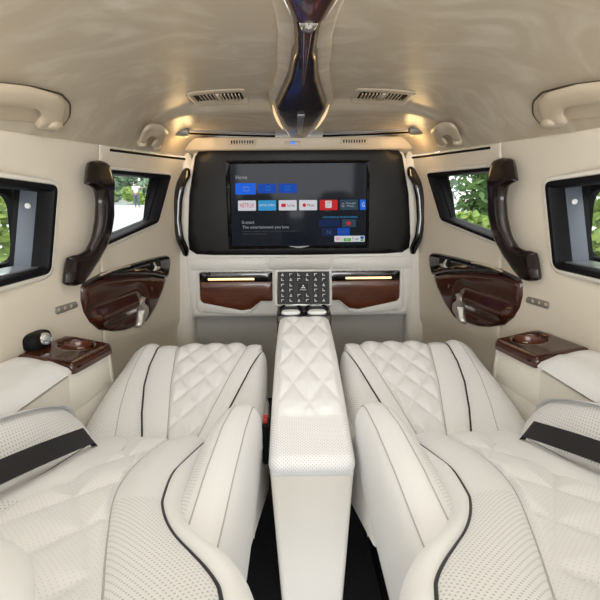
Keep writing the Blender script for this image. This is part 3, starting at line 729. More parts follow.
    Mx.add(*g_hull([(xe-.018, YB-.01, 0.03), (xf-.02, YA+.06, .03), (fw(YA, .1), YA+.06, .03), (fw(YB, .1), YB-.01, .03), (xe, YB-.01, ZL-.10), (xf, YA+.012, ZL-.10), (fw(YA, .5), YA+.03, ZL-.10), (fw(YB, .5), YB-.01, ZL-.10)], .003, 2))
    Mx.add(*g_hull([(xe, YB-.012, ZL-.12), (xf, YA+.013, ZL-.12), (xf-.018, YA+.010, ZL-.12), (xe-.018, YB-.012, ZL-.12), (xe+.003, YB-.012, ZL-.008), (xf+.002, YA-.002, ZL-.008), (xf-.014, YA-.004, ZL-.008), (xe-.014, YB-.012, ZL-.008)], .002, 2))
    Mx.add(*g_hull([(xf, YA-.004, ZL-.12), (xf, YA+.013, ZL-.12), (fw(YA, .5), YA+.034, ZL-.12), (fw(YA, .5), YA+.016, ZL-.12), (xf+.001, YA-.016, ZL-.008), (xf+.001, YA-.002, ZL-.008), (fw(YA, .6), YA+.02, ZL+.005), (fw(YA, .6), YA+.004, ZL+.005)], .002, 2))
    Mx.build('body', cream_light, ld, s)
    # padded top
    nx, ny = 18, 70; V = []; uv = []
    for j in range(ny+1):
        Y = lerp(-.45, YB-.004, j/ny)
        xo = -Wf(Y, .62)+.012
        for i in range(nx+1):
            t = i/nx; xi_ = interp([(.5, xr_), (e2.y, xr_), (YB, xe)], Y)+.010; x = lerp(xo, xi_, t)
            ed = min(t, 1-t)*abs(xi_-xo); eY = min(YB-Y, .05)
            h = .030*math.sqrt(max(0, 1-(1-clamp(ed/.035))**2))*math.sqrt(max(.02, 1-(1-clamp(eY/.03))**2))
            gq = min(abs(math.sin(PI*((x/.10)+(Y/.16)))), abs(math.sin(PI*((x/.10)-(Y/.16)))))
            h += .005*gq**.5*smooth((ed-.02)/.02)
            V.append((x, Y, zl(x)-.008+h)); uv.append((x, Y))
    Fc = [(j*(nx+1)+i, j*(nx+1)+i+1, (j+1)*(nx+1)+i+1, (j+1)*(nx+1)+i) for j in range(ny) for i in range(nx)]
    mesh('padded_top', V, Fc, leather, ld, s, uvs=uv)
    # wooden cup holder cap
    o0 = top(65, 337); 
    P = [Vector((xe+.012, YB)), Vector((xf+.012, YA-.012)), Vector((xf+.002, YA+.008)), Vector((-.70, YA+.026)), Vector((-Wf(YA, .62)+.012, YA+.02)), Vector((-Wf(YB, .62)+.010, YB+.01))]
    cc = top(75, 346); cr = .042
    circ = [Vector((cc.x+.004+cr*math.cos(2*PI*k/24), cc.y+cr*1.05*math.sin(2*PI*k/24))) for k in range(24)]
    V, Fc = g_panel(round_poly(P, .012), lambda p, h: Vector((p.x, p.y, zl(p.x)-.004+h)), T=.018, R=.012, back=.012, step=.012, holes=[circ]); wc = mesh('wooden_cap', V, Fc, wood, ld, s)
    w_in = mat_in = wood
    V, Fc = g_lathe((cc.x+.004, cc.y, zl(cc.x)+.008), [(cr*1.03, .0), (cr*.98, -.004), (cr*.95, -.07), (.001, -.071)], (0, 0, 1), 24); mesh('cup_well', V, Fc[:-2], wood_cab, wc, s)
# black reading lamp on the left wall
c = on_wall(37, 338.5, .014)
lp = thing('reading_lamp', c, 'round chrome lamp in a black housing on the left wall beside the cup holder', 'lamp')
ax_ = Vector((.8, -.55, .1)).normalized()
V, Fc = superell(c, (.024, .044, .026), .6, .6, 20, 12); mesh('housing', V, Fc, black, lp)
V, Fc = g_lathe(c+ax_*.020+Vector((0, .012, .004)), [(.016, 0), (.017, .012), (.016, .018), (.012, .019), (.011, .016), (.004, .015)], ax_, 22); mesh('chrome_ring', V, Fc, chrome, lp)
V, Fc = g_lathe(c+ax_*.036+Vector((0, .012, .004)), [(.010, 0), (.010, .002), (.005, .004)], ax_, 18); mesh('lens', V, Fc, silver, lp)
V, Fc = g_tube(spline([c+Vector((0, -.028, -.01)), c+Vector((.006, -.032, -.03)), c+Vector((.008, -.018, -.042)), c+Vector((.004, .012, -.05))], 10), .004, 8); mesh('cord', V, Fc, black, lp)

# =================================================================== CENTRE CONSOLE
def make_path(pts, n):          # 2D (Y,z) polyline -> dense samples with normals
    P = [Vector(p) for p in pts]; L = [0]
    for a, b in zip(P, P[1:]): L.append(L[-1]+(b-a).length)
    out = []
    for i in range(n+1):
        d = L[-1]*i/n; k = 0
        while k < len(P)-2 and L[k+1] < d: k += 1
        t = (d-L[k])/(L[k+1]-L[k]); out.append((P[k].lerp(P[k+1], t), d))
    res = []
    for i in range(n+1):
        a = out[max(0, i-1)][0]; b = out[min(n, i+1)][0]; tg = (b-a).normalized()
        res.append((out[i][0], Vector((-tg.y, tg.x)), out[i][1]))
    return res
def arc(c, r, a0, a1, n): return [(c[0]+r*math.cos(a0+(a1-a0)*k/n), c[1]+r*math.sin(a0+(a1-a0)*k/n)) for k in range(n+1)]
def quiltf(x, y, wx, wy): return min(abs(math.sin(PI*(x/wx+y/wy))), abs(math.sin(PI*(x/wx-y/wy))))
con = thing('centre_console', (0, 1.1, 0), 'white leather centre console with quilted lid between the two seats', 'console')
CX = .004
zl0 = .512; slope = .235
def czt(Y): return zl0+slope*(Y-.82)
V, Fc = g_hull([(CX-.062, .785, .0), (CX+.062, .785, .0), (CX+.085, 1.46, .0), (CX-.085, 1.46, .0), (CX-.090, .785, .478), (CX+.090, .785, .478), (CX+.090, 1.46, .62), (CX-.090, 1.46, .62)], .012, 3)
mesh('body', V, Fc, mat('warm_white_leather', (.82, .785, .72, 1), .42, spec=.4), con)
# lid
pth = [(.772, .470)]+arc((.797, czt(.80)-.030), .026, PI, PI/2+.2, 6)+[(1.37, czt(1.37))]+arc((1.385, czt(1.385)-.025), .025, PI/2, 0, 5)+[(1.41, czt(1.41)-.06)]
pp = make_path(pth, 130); nx = 44; V = []; uv = []; zone = []
for (p, nr, d) in pp:
    hw = interp([(.77, .0915), (.95, .093), (1.2, .092), (1.42, .086)], p.x)
    for i in range(nx+1):
        t = -1+2*i/nx; x = t*hw; ed = (1-abs(t))*hw
        h = -.024*(1-math.sqrt(max(0, 1-(1-clamp(ed/.024))**2)))
        inq = smooth((ed-.012)/.012)*smooth((p.x-.90)/.03)*smooth((1.40-p.x)/.03)
        h += .010*(quiltf(x, p.x-.02, .078, .155)**.55)*inq
        q = p+nr*h; V.append((CX+x, q.x, q.y)); uv.append((x, d))
b = len(V)
rows = len(pp); n = nx+1
Fc = [(j*n+i, j*n+i+1, (j+1)*n+i+1, (j+1)*n+i) for j in range(rows-1) for i in range(nx)]
fmi = [1 if pp[f[0]//n][0].x < .905 else 0 for f in Fc]
for j, (p, nr, d) in enumerate(pp):
    for sd_ in (0, nx): v = Vector(V[j*n+sd_]); V.append(v+Vector((0, 0, -.035 if .79 < p.x < 1.4 else 0))); uv.append((uv[j*n+sd_][0], d+.03))
for j in range(rows-1):
    Fc.append((j*n, (j+1)*n, b+2*(j+1), b+2*j)); Fc.append((j*n+nx, b+2*j+1, b+2*(j+1)+1, (j+1)*n+nx)); fmi += [0, 0]
mesh('quilted_lid', V, Fc, [leather_quilt, leather_perf], con, uvs=uv, fm=fmi)
V, Fc = g_box((CX, .783, .466), (.17, .012, .014), .004); mesh('lid_edge', V, Fc, leather, con)
# red belt buckle button beside the console
bk = thing('belt_buckle', (-.112, .93, .36), 'black seat belt buckle with red button on the left of the centre console', 'buckle')
V, Fc = g_box((-.106, .98, .425), (.016, .05, .11), .005); mesh('body', V, Fc, black, bk)
redm = mat('red_button', (.5, .03, .02, 1), .4)
V, Fc = g_box((-.106, .98, .484), (.011, .03, .012), .002); mesh('button', V, Fc, redm, bk)
# tray + cup holders
Mx = MB(); Mx.add(*g_hull([(CX-.095, 1.405, .58), (CX+.095, 1.405, .58), (CX+.095, 1.50, .58), (CX-.095, 1.50, .58), (CX-.095, 1.412, .645), (CX+.095, 1.412, .645), (CX+.095, 1.50, .662), (CX-.095, 1.50, .662)], .005)); tr = Mx.build('tray', gloss_black, con)
OFF[tr] = OFF[con]
for sx in (-1, 1):
    V, Fc = g_tube([Vector((CX+sx*.046+.038*math.cos(2*PI*k/24), 1.448+.030*math.sin(2*PI*k/24), .660+.009*math.sin(2*PI*k/24))) for k in range(24)], .004, 8, closed=True); mesh('cup_rim', V, Fc, black, tr)
    V, Fc = superell((CX+sx*.046, 1.432, .652), (.034, .022, .008), .6, .8, 20, 8); mesh('cup_liner', V, Fc, leather, tr)
# control panel
PT = math.radians(24)
pc = on_y(301, 306.5, 1.47); pc.x = CX
PU = Vector((0, math.sin(PT), math.cos(PT))); PN = Vector((0, -math.cos(PT), math.sin(PT)))
def pmap(p, h): return pc+Vector((p.x, 0, 0))+PU*p.y+PN*h
def pq(X, Y):
    q = on_plane(260+X/6.667, 260+Y/6.667, pc, PN)-pc; return Vector((q.x, q.dot(PU)))
q0 = [pq(85, 64), pq(466, 64), pq(468, 306), pq(83, 306)]; shift = (q0[0].x+q0[1].x)/2
pq_ = pq
def pq(X, Y): v = pq_(X, Y); return Vector((v.x-shift, v.y))
q0 = [pq(85, 64), pq(466, 64), pq(468, 306), pq(83, 306)]; q1 = [pq(106, 80), pq(447, 80), pq(449, 295), pq(103, 295)]
V, Fc = g_panel(round_poly(q0, .012), pmap, T=.012, R=.008, back=.035, step=.03, holes=[q1]); cp = mesh('control_panel', V, Fc, plastic_white, con); OFF[cp] = OFF[con]
V, Fc = g_panel(q1, pmap, T=.005, R=0, back=.02, step=.06); mesh('key_plate', V, Fc, panel_dk, cp, smooth_=False)
def keybox(X0, Y0, X1, Y1, icon, name='button'):
    Mx = MB(); P = [pq(X0, Y0), pq(X1, Y0), pq(X1, Y1), pq(X0, Y1)]
    Mx.add(*g_panel(round_poly(P, .0012, 2), pmap, T=.0085, R=.0015, back=.002, step=.02), mi=0)
    cX = (X0+X1)/2; cY = (Y0+Y1)/2
    if icon == 0: I = [(cX-9, cY+9), (cX+9, cY+9), (cX+9, cY+2), (cX+4, cY+2), (cX+4, cY-8), (cX-4, cY-8), (cX-4, cY+2), (cX-9, cY+2)]
    elif icon == 1: I = [(cX-10, cY-8), (cX+10, cY-8), (cX+10, cY-3), (cX-4, cY-3), (cX-4, cY+9), (cX-10, cY+9)]
    else: I = [(cX-9, cY-9), (cX-3, cY-9), (cX-3, cY+3), (cX+9, cY+3), (cX+9, cY+9), (cX-9, cY+9)]
    Mx.add(*g_panel([pq(a, b_) for a, b_ in I], pmap, T=.0092, R=0, back=.001, step=.02), mi=1)
    Mx.build(name, [key_m, keyface_m], cp, smooth_=False)
for rI, y in enumerate((101, 133, 170, 204, 239, 272)):
    for cI, x in enumerate((138, 193, 246, 302, 358, 411)):
        if rI in (2, 3) and cI in (2, 3): continue
        keybox(x-22, y-14, x+22, y+14, (rI*2+cI) % 3)
lgm = mat('logo_white', (.7, .7, .72, 1), .4)
P = [pq(218, 157), pq(331, 157), pq(331, 216), pq(218, 216)]
V, Fc = g_panel(P, pmap, T=.008, R=.0015, back=.002, step=.02); mesh('logo_plate', V, Fc, key_m, cp)
Mx = MB()
for dX, dY, ang in ((0, 0, 90), (0, 0, 210), (0, 0, 330)):
    u = Vector((math.cos(math.radians(ang)), -math.sin(math.radians(ang)))); w_ = Vector((-u.y, u.x)); c2 = Vector((275, 184))
    I = [c2, c2+u*8+w_*4.6, c2+u*16, c2+u*8-w_*4.6]
    Mx.add(*g_panel([pq(p.x, p.y) for p in I], pmap, T=.0088, R=0, back=.001, step=.02))
T, Ft = g_text('MITSUBISHI'); a = pq(254, 207); b_ = pq(296, 207); c_ = pq(254, 198)
Mx.add([pmap(Vector((lerp(a.x, b_.x, t.x), lerp(a.y, c_.y, t.y))), .0088) for t in T], Ft)
Mx.build('emblem', lgm, cp, smooth_=False)

# =================================================================== SEATS
def shx(x, Y): return x-.03+.0143*Y          # hand-read x (camera axis) -> vehicle x
def plane_hit(px, py, z0, Y0, k, lift=0.): return on_fn(px, py, lambda p: p.z-(z0+k*(p.y-Y0)+lift))
ZC0, YC0, KC = .44, .95, .285
ZB0, YB0, KB = .49, .87, -.28
def ctab(L): return sorted(((p.y, p.x) for p in (plane_hit(px, py, ZC0, YC0, KC) for px, py in L)))
def btab(L): return sorted(((p.y, p.x) for p in (plane_hit(px, py, ZB0, YB0, KB) for px, py in L)))
ca_out = [(.75, -.585), (.95, -.60), (1.05, -.606), (1.156, -.602), (1.25, -.592), (1.32, -.588), (1.38, -.565), (1.45, -.545)]
ca_in = [(.75, -.118), (1.2, -.118), (1.32, -.122), (1.38, -.135), (1.45, -.15)]
c_po = ctab([(157, 348), (149, 365), (143.5, 385), (141, 412), (141, 440)])
c_so = ctab([(176, 349), (170, 385), (166, 440)])
c_si = ctab([(246, 348), (231, 372), (213, 405), (195, 440)])
c_pi = ctab([(262, 348), (249, 370), (233, 400), (225, 415)])
b_pi = btab([(202, 442), (184, 460), (171, 474), (162, 497), (161, 507), (165, 522), (174, 537), (188, 552), (203, 568), (215, 585), (219, 600)])
b_si = btab([(165, 442), (148, 452), (132, 466), (119, 483), (111, 502), (106.5, 530), (103, 560), (100, 600)])
XCB = -.362
def extend(tab, Ymin, Ymax):
    (y0, x0), (y1, x1) = tab[0], tab[1]; (ya, xa), (yb, xb) = tab[-2], tab[-1]
    sl = clamp((xb-xa)/(yb-ya), -1, 1)
    yq, xq = tab[2]
    s0 = clamp((xq-x0)/(yq-y0), -2, 2); dn = min(.12, y0-Ymin)
    near = [(Ymin, x0-s0*dn*.75), (y0-dn, x0-s0*dn*.75), (y0-dn*.5, x0-s0*dn*.5)]
    return near+tab+[(Ymax, xb+sl*(Ymax-yb)*.6)]
def surface(path, lines, cols, hfun, hn):
    """rows along path; lines: tables from outer to inner edge; returns grid + column zones"""
    V = []; uv = []; zone = []
    for r, (p, nr, d) in enumerate(path):
        xs = [interp(t, p.x) if not callable(t) else t(p.x, d) for t in lines]
        c = 0
        for z in range(len(cols)):
            for i in range(cols[z]+(1 if z == len(cols)-1 else 0)):
                t = i/cols[z]; x = lerp(xs[z], xs[z+1], t)
                h = hfun(x, p.x, d, z, t, xs)
                q = p+nr*h; V.append(Vector((x, q.x, q.y))); uv.append((x, d))
    return V, uv
def zone_mesh(name, V, uv, rows, ncol, c0, c1, m, parent, s, skirt_l=0, skirt_r=0, ysplit=None):
    idx = {}; vv = []; uu = []; Fc = []
    n = c1-c0+1
    for r in range(rows):
        for c in range(c0, c1+1): vv.append(V[r*ncol+c]); uu.append(uv[r*ncol+c])
    for r in range(rows-1):
        for c in range(n-1): Fc.append((r*n+c, r*n+c+1, (r+1)*n+c+1, (r+1)*n+c))
    for flag, c in ((skirt_l, 0), (skirt_r, n-1)):
        if flag:
            b = len(vv)
            for r in range(rows): v = vv[r*n+c].copy(); v.z -= flag*(smooth((v.y-1.02)/.1) if flag == .10 else 1); vv.append(v); uu.append((uu[r*n+c][0]-flag, uu[r*n+c][1]))
            for r in range(rows-1): Fc.append((r*n+c, (r+1)*n+c, b+r+1, b+r))
    fm = [1 if vv[f[0]].y < ysplit else 0 for f in Fc] if ysplit else None
    return mesh(name, vv, Fc, m, parent, s, uvs=uu, fm=fm)
def grid_line(V, rows, ncol, c, r0, r1, lift=.0):
    return [V[r*ncol+c]+Vector((0, 0, lift)) for r in range(r0, r1)]
def edge_drop(d, R): return -R*(1-math.sqrt(max(0, 1-(1-clamp(d/R))**2)))

for s in (-1, 1):
    sd = SIDE[s]
    seat = thing('captain_seat', (s*.36, .8, .0), 'reclined white quilted leather captain seat on the %s of the centre console' % sd, 'seat', 'white captain seats')
    # ---- cushion
    zz = lambda Y: ZC0+KC*(Y-YC0)
    R = .075; tl = math.atan(KC)
    Yt = 1.33; cxy = (Yt+R*math.sin(tl), zz(Yt)-R*math.cos(tl))
    path = make_path([(.74, zz(.74)), (Yt, zz(Yt))]+arc(cxy, R, PI/2+tl, -.15, 12)[1:]+[(cxy[0]+R*.98, cxy[1]-.16)], 130)
    lines = [ca_out, c_po, c_so, c_si, c_pi, ca_in]; cols = [18, 9, 40, 9, 12]
    def hc(x, Y, d, z, t, xs):
        h = 0
        if z == 0:
            ed = abs(x-xs[0]); h = .022*math.sin(PI*clamp(t))**.6+edge_drop(ed, .085)
        elif z == 4:
            ed = abs(x-xs[5]); h = .010*math.sin(PI*clamp(t))**.6+edge_drop(ed, .05)
        elif z == 2:
            cxl = (xs[2]+xs[3])/2; e = min(t, 1-t)
            h = .004*smooth(e/.12)+.0105*quiltf(x+.298-.0, d, .072, .118)**.55*smooth(e/.06)
        else: h = .007*math.sin(PI*clamp(t))**.5
        return h
    V, uv = surface(path, lines, cols, hc, 0); rows = len(path); nc = sum(cols)+1
    cs = [0]
    for c in cols: cs.append(cs[-1]+c)
    zone_mesh('cushion', V, uv, rows, nc, cs[2], cs[3], leather_quilt, seat, s)
    zone_mesh('cushion_strip', V, uv, rows, nc, cs[1], cs[2], leather, seat, s)
    zone_mesh('cushion_strip', V, uv, rows, nc, cs[3], cs[4], leather, seat, s)
    zone_mesh('cushion_bolster', V, uv, rows, nc, cs[0], cs[1], leather_perf, seat, s, skirt_l=.10)
    zone_mesh('cushion_bolster', V, uv, rows, nc, cs[4], cs[5], leather_perf, seat, s, skirt_r=.10)
    for c in (cs[1], cs[4]):
        Vt, Ft = g_tube(grid_line(V, rows, nc, c, 0, rows, .0015), .0025, 6); mesh('piping', Vt, Ft, piping_m, seat, s)
    for c in (cs[2], cs[3]):
        Vt, Ft = g_tube(grid_line(V, rows, nc, c, 0, rows, .0005), .0016, 5); mesh('stitching', Vt, Ft, thread, seat, s)
    c = cs[0]+12
    Vt, Ft = g_tube(grid_line(V, rows, nc, c, 0, rows, .0003), .0011, 5); mesh('stitching', Vt, Ft, thread, seat, s)
    # ---- backrest
    zb = lambda Y: ZB0+KB*(Y-YB0)
    tb = math.atan(-KB); R = .05; Yl = .86
    cb = (Yl-R*math.sin(tb)*-1*0+R*math.sin(tb), zb(Yl)-R*math.cos(tb))
    # path runs from head (small Y) to the lower end
    path = make_path([(-.02, zb(-.02)), (Yl, zb(Yl))]+arc((Yl-R*math.sin(tb)*-1-R*math.sin(tb)*2, zb(Yl)-R*math.cos(tb)), R, PI/2-tb, -.3, 10)[1:]+[(Yl+.03, zb(Yl)-.14)], 150)
    pin = [(y, min(x, -.085)) for y, x in extend(b_pi, -.05, .95)]; pin = spl1(pin, 60)
    sin_ = spl1(extend(b_si, -.05, .95), 60)
    mir = lambda tab: [(y, 2*XCB-x) for y, x in tab]
    e_in = [(-.05, -.07), (.15, -.06), (.30, -.06), (.38, -.08), (.46, -.145), (.55, -.19), (.7, -.205), (.84, -.212), (.95, -.22)]
    e_in = [(y, max(x, interp(pin, y)+.02)) for y, x in e_in]; e_in = spl1(e_in, 40)
    lines = [mir(e_in), mir(pin), mir(sin_), sin_, pin, e_in]; cols = [12, 14, 46, 14, 12]
    def hb_(x, Y, d, z, t, xs):
        if z in (0, 4):
            ed = abs(x-(xs[0] if z == 0 else xs[5])); w = abs(xs[1]-xs[0]) if z == 0 else abs(xs[5]-xs[4])
            return .016*math.sin(PI*clamp(t))**.6*clamp(w/.06)+edge_drop(ed, .04)
        if z == 2:
            e = min(t, 1-t); return .002+.0125*quiltf(x-XCB, d, .125, .20)**.5*smooth(e/.05)
        return .014*math.sin(PI*clamp(t))**.6
    V, uv = surface(path, lines, cols, hb_, 0); rows = len(path); nc = sum(cols)+1
    cs = [0]
    for c in cols: cs.append(cs[-1]+c)
    zone_mesh('backrest', V, uv, rows, nc, cs[2], cs[3], leather_quilt, seat, s)
    zone_mesh('backrest_side', V, uv, rows, nc, cs[1], cs[2], [leather, leather_perf], seat, s, ysplit=.54)
    zone_mesh('backrest_side', V, uv, rows, nc, cs[3], cs[4], [leather, leather_perf], seat, s, ysplit=.54)
    zone_mesh('backrest_bolster', V, uv, rows, nc, cs[0], cs[1], leather, seat, s, skirt_l=.12)
    zone_mesh('backrest_bolster', V, uv, rows, nc, cs[4], cs[5], leather, seat, s, skirt_r=.12)
    for c in (cs[1], cs[4]):
        Vt, Ft = g_tube(grid_line(V, rows, nc, c, 0, rows-14, .001), .0025, 6); mesh('piping', Vt, Ft, piping_m, seat, s)
    for c in (cs[2], cs[3]):
        Vt, Ft = g_tube(grid_line(V, rows, nc, c, 0, rows-14, .0004), .0013, 5); mesh('stitching', Vt, Ft, thread, seat, s)
    # backrest rear shell
    Vt, Ft = g_hull([(-.60, .02, .44), (-.14, .02, .44), (-.18, .86, .28), (-.54, .86, .28), (-.60, -.01, zb(0)-.03), (-.14, -.01, zb(0)-.03), (-.20, .86, zb(.86)-.06), (-.53, .86, zb(.86)-.06)], .02, 3); mesh('backrest_shell', Vt, Ft, plastic_white, seat, s)
    # ---- armrests
    for nm, mirror in (('inner', False), ('outer', True)):
        rings = []; ns = 34; seg = 40
        Y0, Y1 = .955, .22
        for k in range(ns+1):
            t = k/ns; Y = lerp(Y0, Y1, t**1.15); dd = Y0-Y
            xl = interp([(.2, -.225), (.45, -.228), (.58, -.230), (.75, -.230), (.84, -.222), (.91, -.206), (.96, -.185)], Y); xr = interp([(.2, -.115), (.5, -.108), (.9, -.107), (.96, -.112)], Y)
            ztp = interp([(.2, .585), (.45, .59), (.6, .592), (.75, .585), (.85, .575), (.96, .565)], Y); zbt = interp([(.2, .34), (.6, .32), (.8, .335), (.9, .37), (.96, .40)], Y)
            if mirror: ztp += .26*max(0, min(.85-Y, .40))
            f = math.sqrt(max(0.0, 1-(1-clamp(dd/(.14 if mirror else .10)))**2)); fx = math.sqrt(max(0.0, 1-(1-clamp(dd/.055))**2))
            cx_, cz_ = (xl+xr)/2, zbt+(ztp-zbt)*.45
            f = max(f, .02); fx = max(fx, .02)
            for q in range(seg):
                w = 2*PI*q/seg; e = 2/(2.5 if mirror else 3.6)
                cxx = math.copysign(abs(math.cos(w))**e, math.cos(w)); szz = math.copysign(abs(math.sin(w))**e, math.sin(w))
                hx = (xr-xl)/2*fx; hz = ((ztp-cz_) if szz > 0 else (cz_-zbt))*f
                lean = -.018*szz if cxx < .2 else 0
                x = cx_+hx*cxx
                if szz > 0 and cxx < 0: x += .018*szz**2*fx   # top leans inwards
                if szz < 0 and cxx > 0: x -= .034*abs(szz)**1.5*fx
                z = cz_+hz*szz
                if mirror and szz > 0: z += .012*szz; x += .02*(1 if cxx < 0 else 0)*(szz)
                if szz > .6: z += .006*(1-cxx*cxx)
                rings.append(Vector((2*XCB+.012-x if mirror else x, Y, z)))
        Ft = [(k*seg+q, k*seg+(q+1) % seg, (k+1)*seg+(q+1) % seg, (k+1)*seg+q) for k in range(ns) for q in range(seg)]
        Ft += [tuple(range(seg)), tuple(reversed(range(ns*seg, ns*seg+seg)))]
        uvr = [((q % seg)*.011, v.y) for q, v in enumerate(rings)]
        # perforated face towards the occupant
        fmx = []
        for f_ in Ft[:-2]:
            q = f_[0] % seg; w = 360*q/seg; fmx.append(1 if 105 < w < 205 else 0)
        fmx += [0, 0]
        ar = mesh('armrest', rings, Ft, [leather, leather_perf], seat, s, uvs=uvr, fm=fmx, recalc=True); OFF[ar] = OFF[seat]
        for q in (() if mirror else (7, 11)):
            pts = [rings[k*seg+q] for k in range(3, ns+1)]
            Vt, Ft2 = g_tube(pts, .0014, 5); mesh('stitching', Vt, Ft2, thread, ar, s)
    # ---- headrest
    hM = Matrix.Rotation(-tb, 3, 'X')
    Vt, Ft = superell((XCB, .148, zb(.148)+.050), (.150, .165, .062), .55, .55, 40, 20, hM); hr = mesh('headrest', Vt, Ft, leather, seat, s); OFF[hr] = OFF[seat]
    # ---- base and rails
    Vt, Ft = g_hull([(-.56, .50, .16), (-.17, .50, .16), (-.17, 1.22, .16), (-.56, 1.22, .16), (-.57, .45, .36), (-.15, .45, .36), (-.13, 1.30, .45), (-.58, 1.30, .45)], .02, 3); mesh('seat_base', Vt, Ft, plastic_white, seat, s)
    Vt, Ft = g_hull([(-.165, .70, .35), (-.118, .70, .35), (-.112, 1.12, .17), (-.165, 1.12, .17), (-.165, .66, .44), (-.122, .66, .44), (-.110, 1.22, .43), (-.165, 1.22, .43)], .014, 3); mesh('side_cover', Vt, Ft, plastic_white, seat, s)
    for x in (-.50, -.22):
        Vt, Ft = g_box((x, .86, .085), (.06, .72, .17), .006); mesh('seat_rail', Vt, Ft, black, seat, s)
    # ---- belt
    uA, uB = plane_hit(0, 462, .628, .6, 0), plane_hit(85, 425, .572, .8, 0)
    lA, lB = plane_hit(0, 487, .618, .6, 0), plane_hit(97, 440, .532, .8, 0)
    V = []
    for k in range(41):
        t = -1.0+2.05*k/40
        zo = -.05*smooth((t-.97)/.08)-.10*smooth((-.4-t)/.6)+.008*math.sin(PI*clamp((t+1)/2))
        pu = uA.lerp(uB, t)+Vector((0, 0, zo)); pl_ = lA.lerp(lB, t)+Vector((0, 0, zo))
        nr = (uB-uA).cross(pl_-pu).normalized()*.0012
        V += [pu+nr, pl_+nr, pl_-nr, pu-nr]
    Fb = [(i*4+k, i*4+(k+1) % 4, (i+1)*4+(k+1) % 4, (i+1)*4+k) for i in range(40) for k in range(4)]+[(0, 1, 2, 3), (163, 162, 161, 160)]
    tag(mesh('seat_belt', V, Fb, belt_m, s=s, recalc=True), 'wide black seat belt strap lying across the outer side of the %s seat' % sd, 'seat belt', 'black seat belts')

# =================================================================== OUTSIDE
def gz(x, y):
    r = math.hypot(x, y); return -.45+.0611*max(0, r-3)
def ground_():
    V = []; Fc = []; rs = [0, 1.5, 3, 5, 8, 12, 18, 25, 33, 42, 55, 75]; n = 48
    for r in rs:
        for k in range(n): a = 2*PI*k/n; x, y = r*math.cos(a), r*math.sin(a)+.3; V.append((x, y, gz(x, y)-.02))
    for j in range(len(rs)-1):
        for k in range(n): Fc.append((j*n+k, j*n+(k+1) % n, (j+1)*n+(k+1) % n, (j+1)*n+k))
    tag(mesh('ground', V, Fc, ground_m), 'pale paved road outside the van windows', 'ground', kind='structure')
ground_()
def leaf_cloud(blobs, n, size, seed):
    rnd = random.Random(seed); V = []; Fc = []
    for _ in range(n):
        c, r = rnd.choice(blobs)
        while True:
            u = Vector((rnd.uniform(-1, 1), rnd.uniform(-1, 1), rnd.uniform(-1, 1)))
            if .25 < u.length < 1: break
        p = Vector(c)+Vector((u.x*r[0], u.y*r[1], u.z*r[2]))
        a = Vector((rnd.gauss(0, 1), rnd.gauss(0, 1), rnd.gauss(0, .6))).normalized(); b = a.orthogonal().normalized()
        b = (Matrix.Rotation(rnd.uniform(0, 6.28), 3, a) @ b); s_ = size*rnd.uniform(.6, 1.4); k = len(V)
        V += [p-a*s_, p+b*s_*.45+a*s_*.1, p+a*s_, p-b*s_*.45+a*s_*.1]; Fc.append((k, k+1, k+2, k+3))
    return V, Fc
def plant(name, x, y, h, w, m, label, cat, group, n, size, seed, trunk=True, blobs=None, extra=None):
    z = gz(x, y)-.03; t = thing(name, (x, y, z), label, cat, group); rnd = random.Random(seed+99)
    if blobs is None:
        lo = .35 if trunk else .12
        blobs = [((x+rnd.uniform(-.5, .5)*w, y+rnd.uniform(-.5, .5)*w, z+h*rnd.uniform(lo, .85)), (w*.45, w*.45, h*.22)) for _ in range(9)]
    V, Fc = leaf_cloud(blobs, n, size, seed); mesh('foliage', V, Fc, m, t, smooth_=False)
    r = h*.025 if trunk else .03
    Mx = MB(); Mx.add(*g_tube([(x, y, z-.05), (x+.01*h, y, z+h*.3), (x-.01*h, y+.02, z+h*.75)], [r, r*.8, r*.3], 8))
    for k in range(4):
        a = k*1.6+seed; Mx.add(*g_tube([(x, y, z+h*.25), (x+math.cos(a)*w*.3, y+math.sin(a)*w*.3, z+h*.6)], [r*.5, r*.2], 6))
    Mx.build('trunk' if trunk else 'stem', bark, t)
    if extra: V, Fc = leaf_cloud(blobs[:3], extra[0], extra[1], seed+5); mesh('flowers', V, Fc, extra[2], t, smooth_=False)
for k, (x, y, h, lb) in enumerate((
        (-18.6, 38, 5.5, 'far blue green tree seen leftmost through the left front window'), (-15.6, 38, 6, 'far blue green tree just left of the walking person outside'), (-12.6, 38, 5.5, 'far blue green tree just right of the walking person outside'),
        (-20.6, 44.5, 8, 'taller far tree showing above the leftmost tree across the road'), (-16.8, 44.5, 8.5, 'taller far tree showing above the person across the road'), (-13.0, 44.5, 8, 'taller far tree showing above the right end of the trees across the road'))):
    rnd = random.Random(200+k); z0 = gz(x, y); w = 1.15 if k < 3 else 1.4
    bb = [((x+rnd.uniform(-.3, .3)*w, y+rnd.uniform(-.3, .3)*w, z0+h*q/9), (w*.75, w*.75, h*.12)) for q in range(1, 9)]
    plant('tree', x, y, h, 1.0, leaf_c, lb, 'tree', 'far trees beyond the road', 2600, .26, 10+k, True, bb)
for k, (x, y, h) in enumerate(((-15.2, 34.5, 1.1), (-12.6, 34.5, 1.3))):
    plant('shrub', x, y, h, 1.25, leaf_b, ['low bright green shrub across the road left of the person', 'low bright green shrub across the road behind the person'][k], 'shrub', 'low shrubs across the road', 900, .16, 30+k, False)
for k, (x, y, h, w, m, lb) in enumerate(((-3.2, 3.9, 2.4, .75, leaf_b, 'bright green bush close outside the left rear window'), (-4.8, 5.0, 3.0, .75, leaf_a, 'dark green bush further outside the left rear window'))):
    plant('bush', x, y, h, w, m, lb, 'bush', 'bushes outside the left rear window', 1600, .09, 40+k, False)
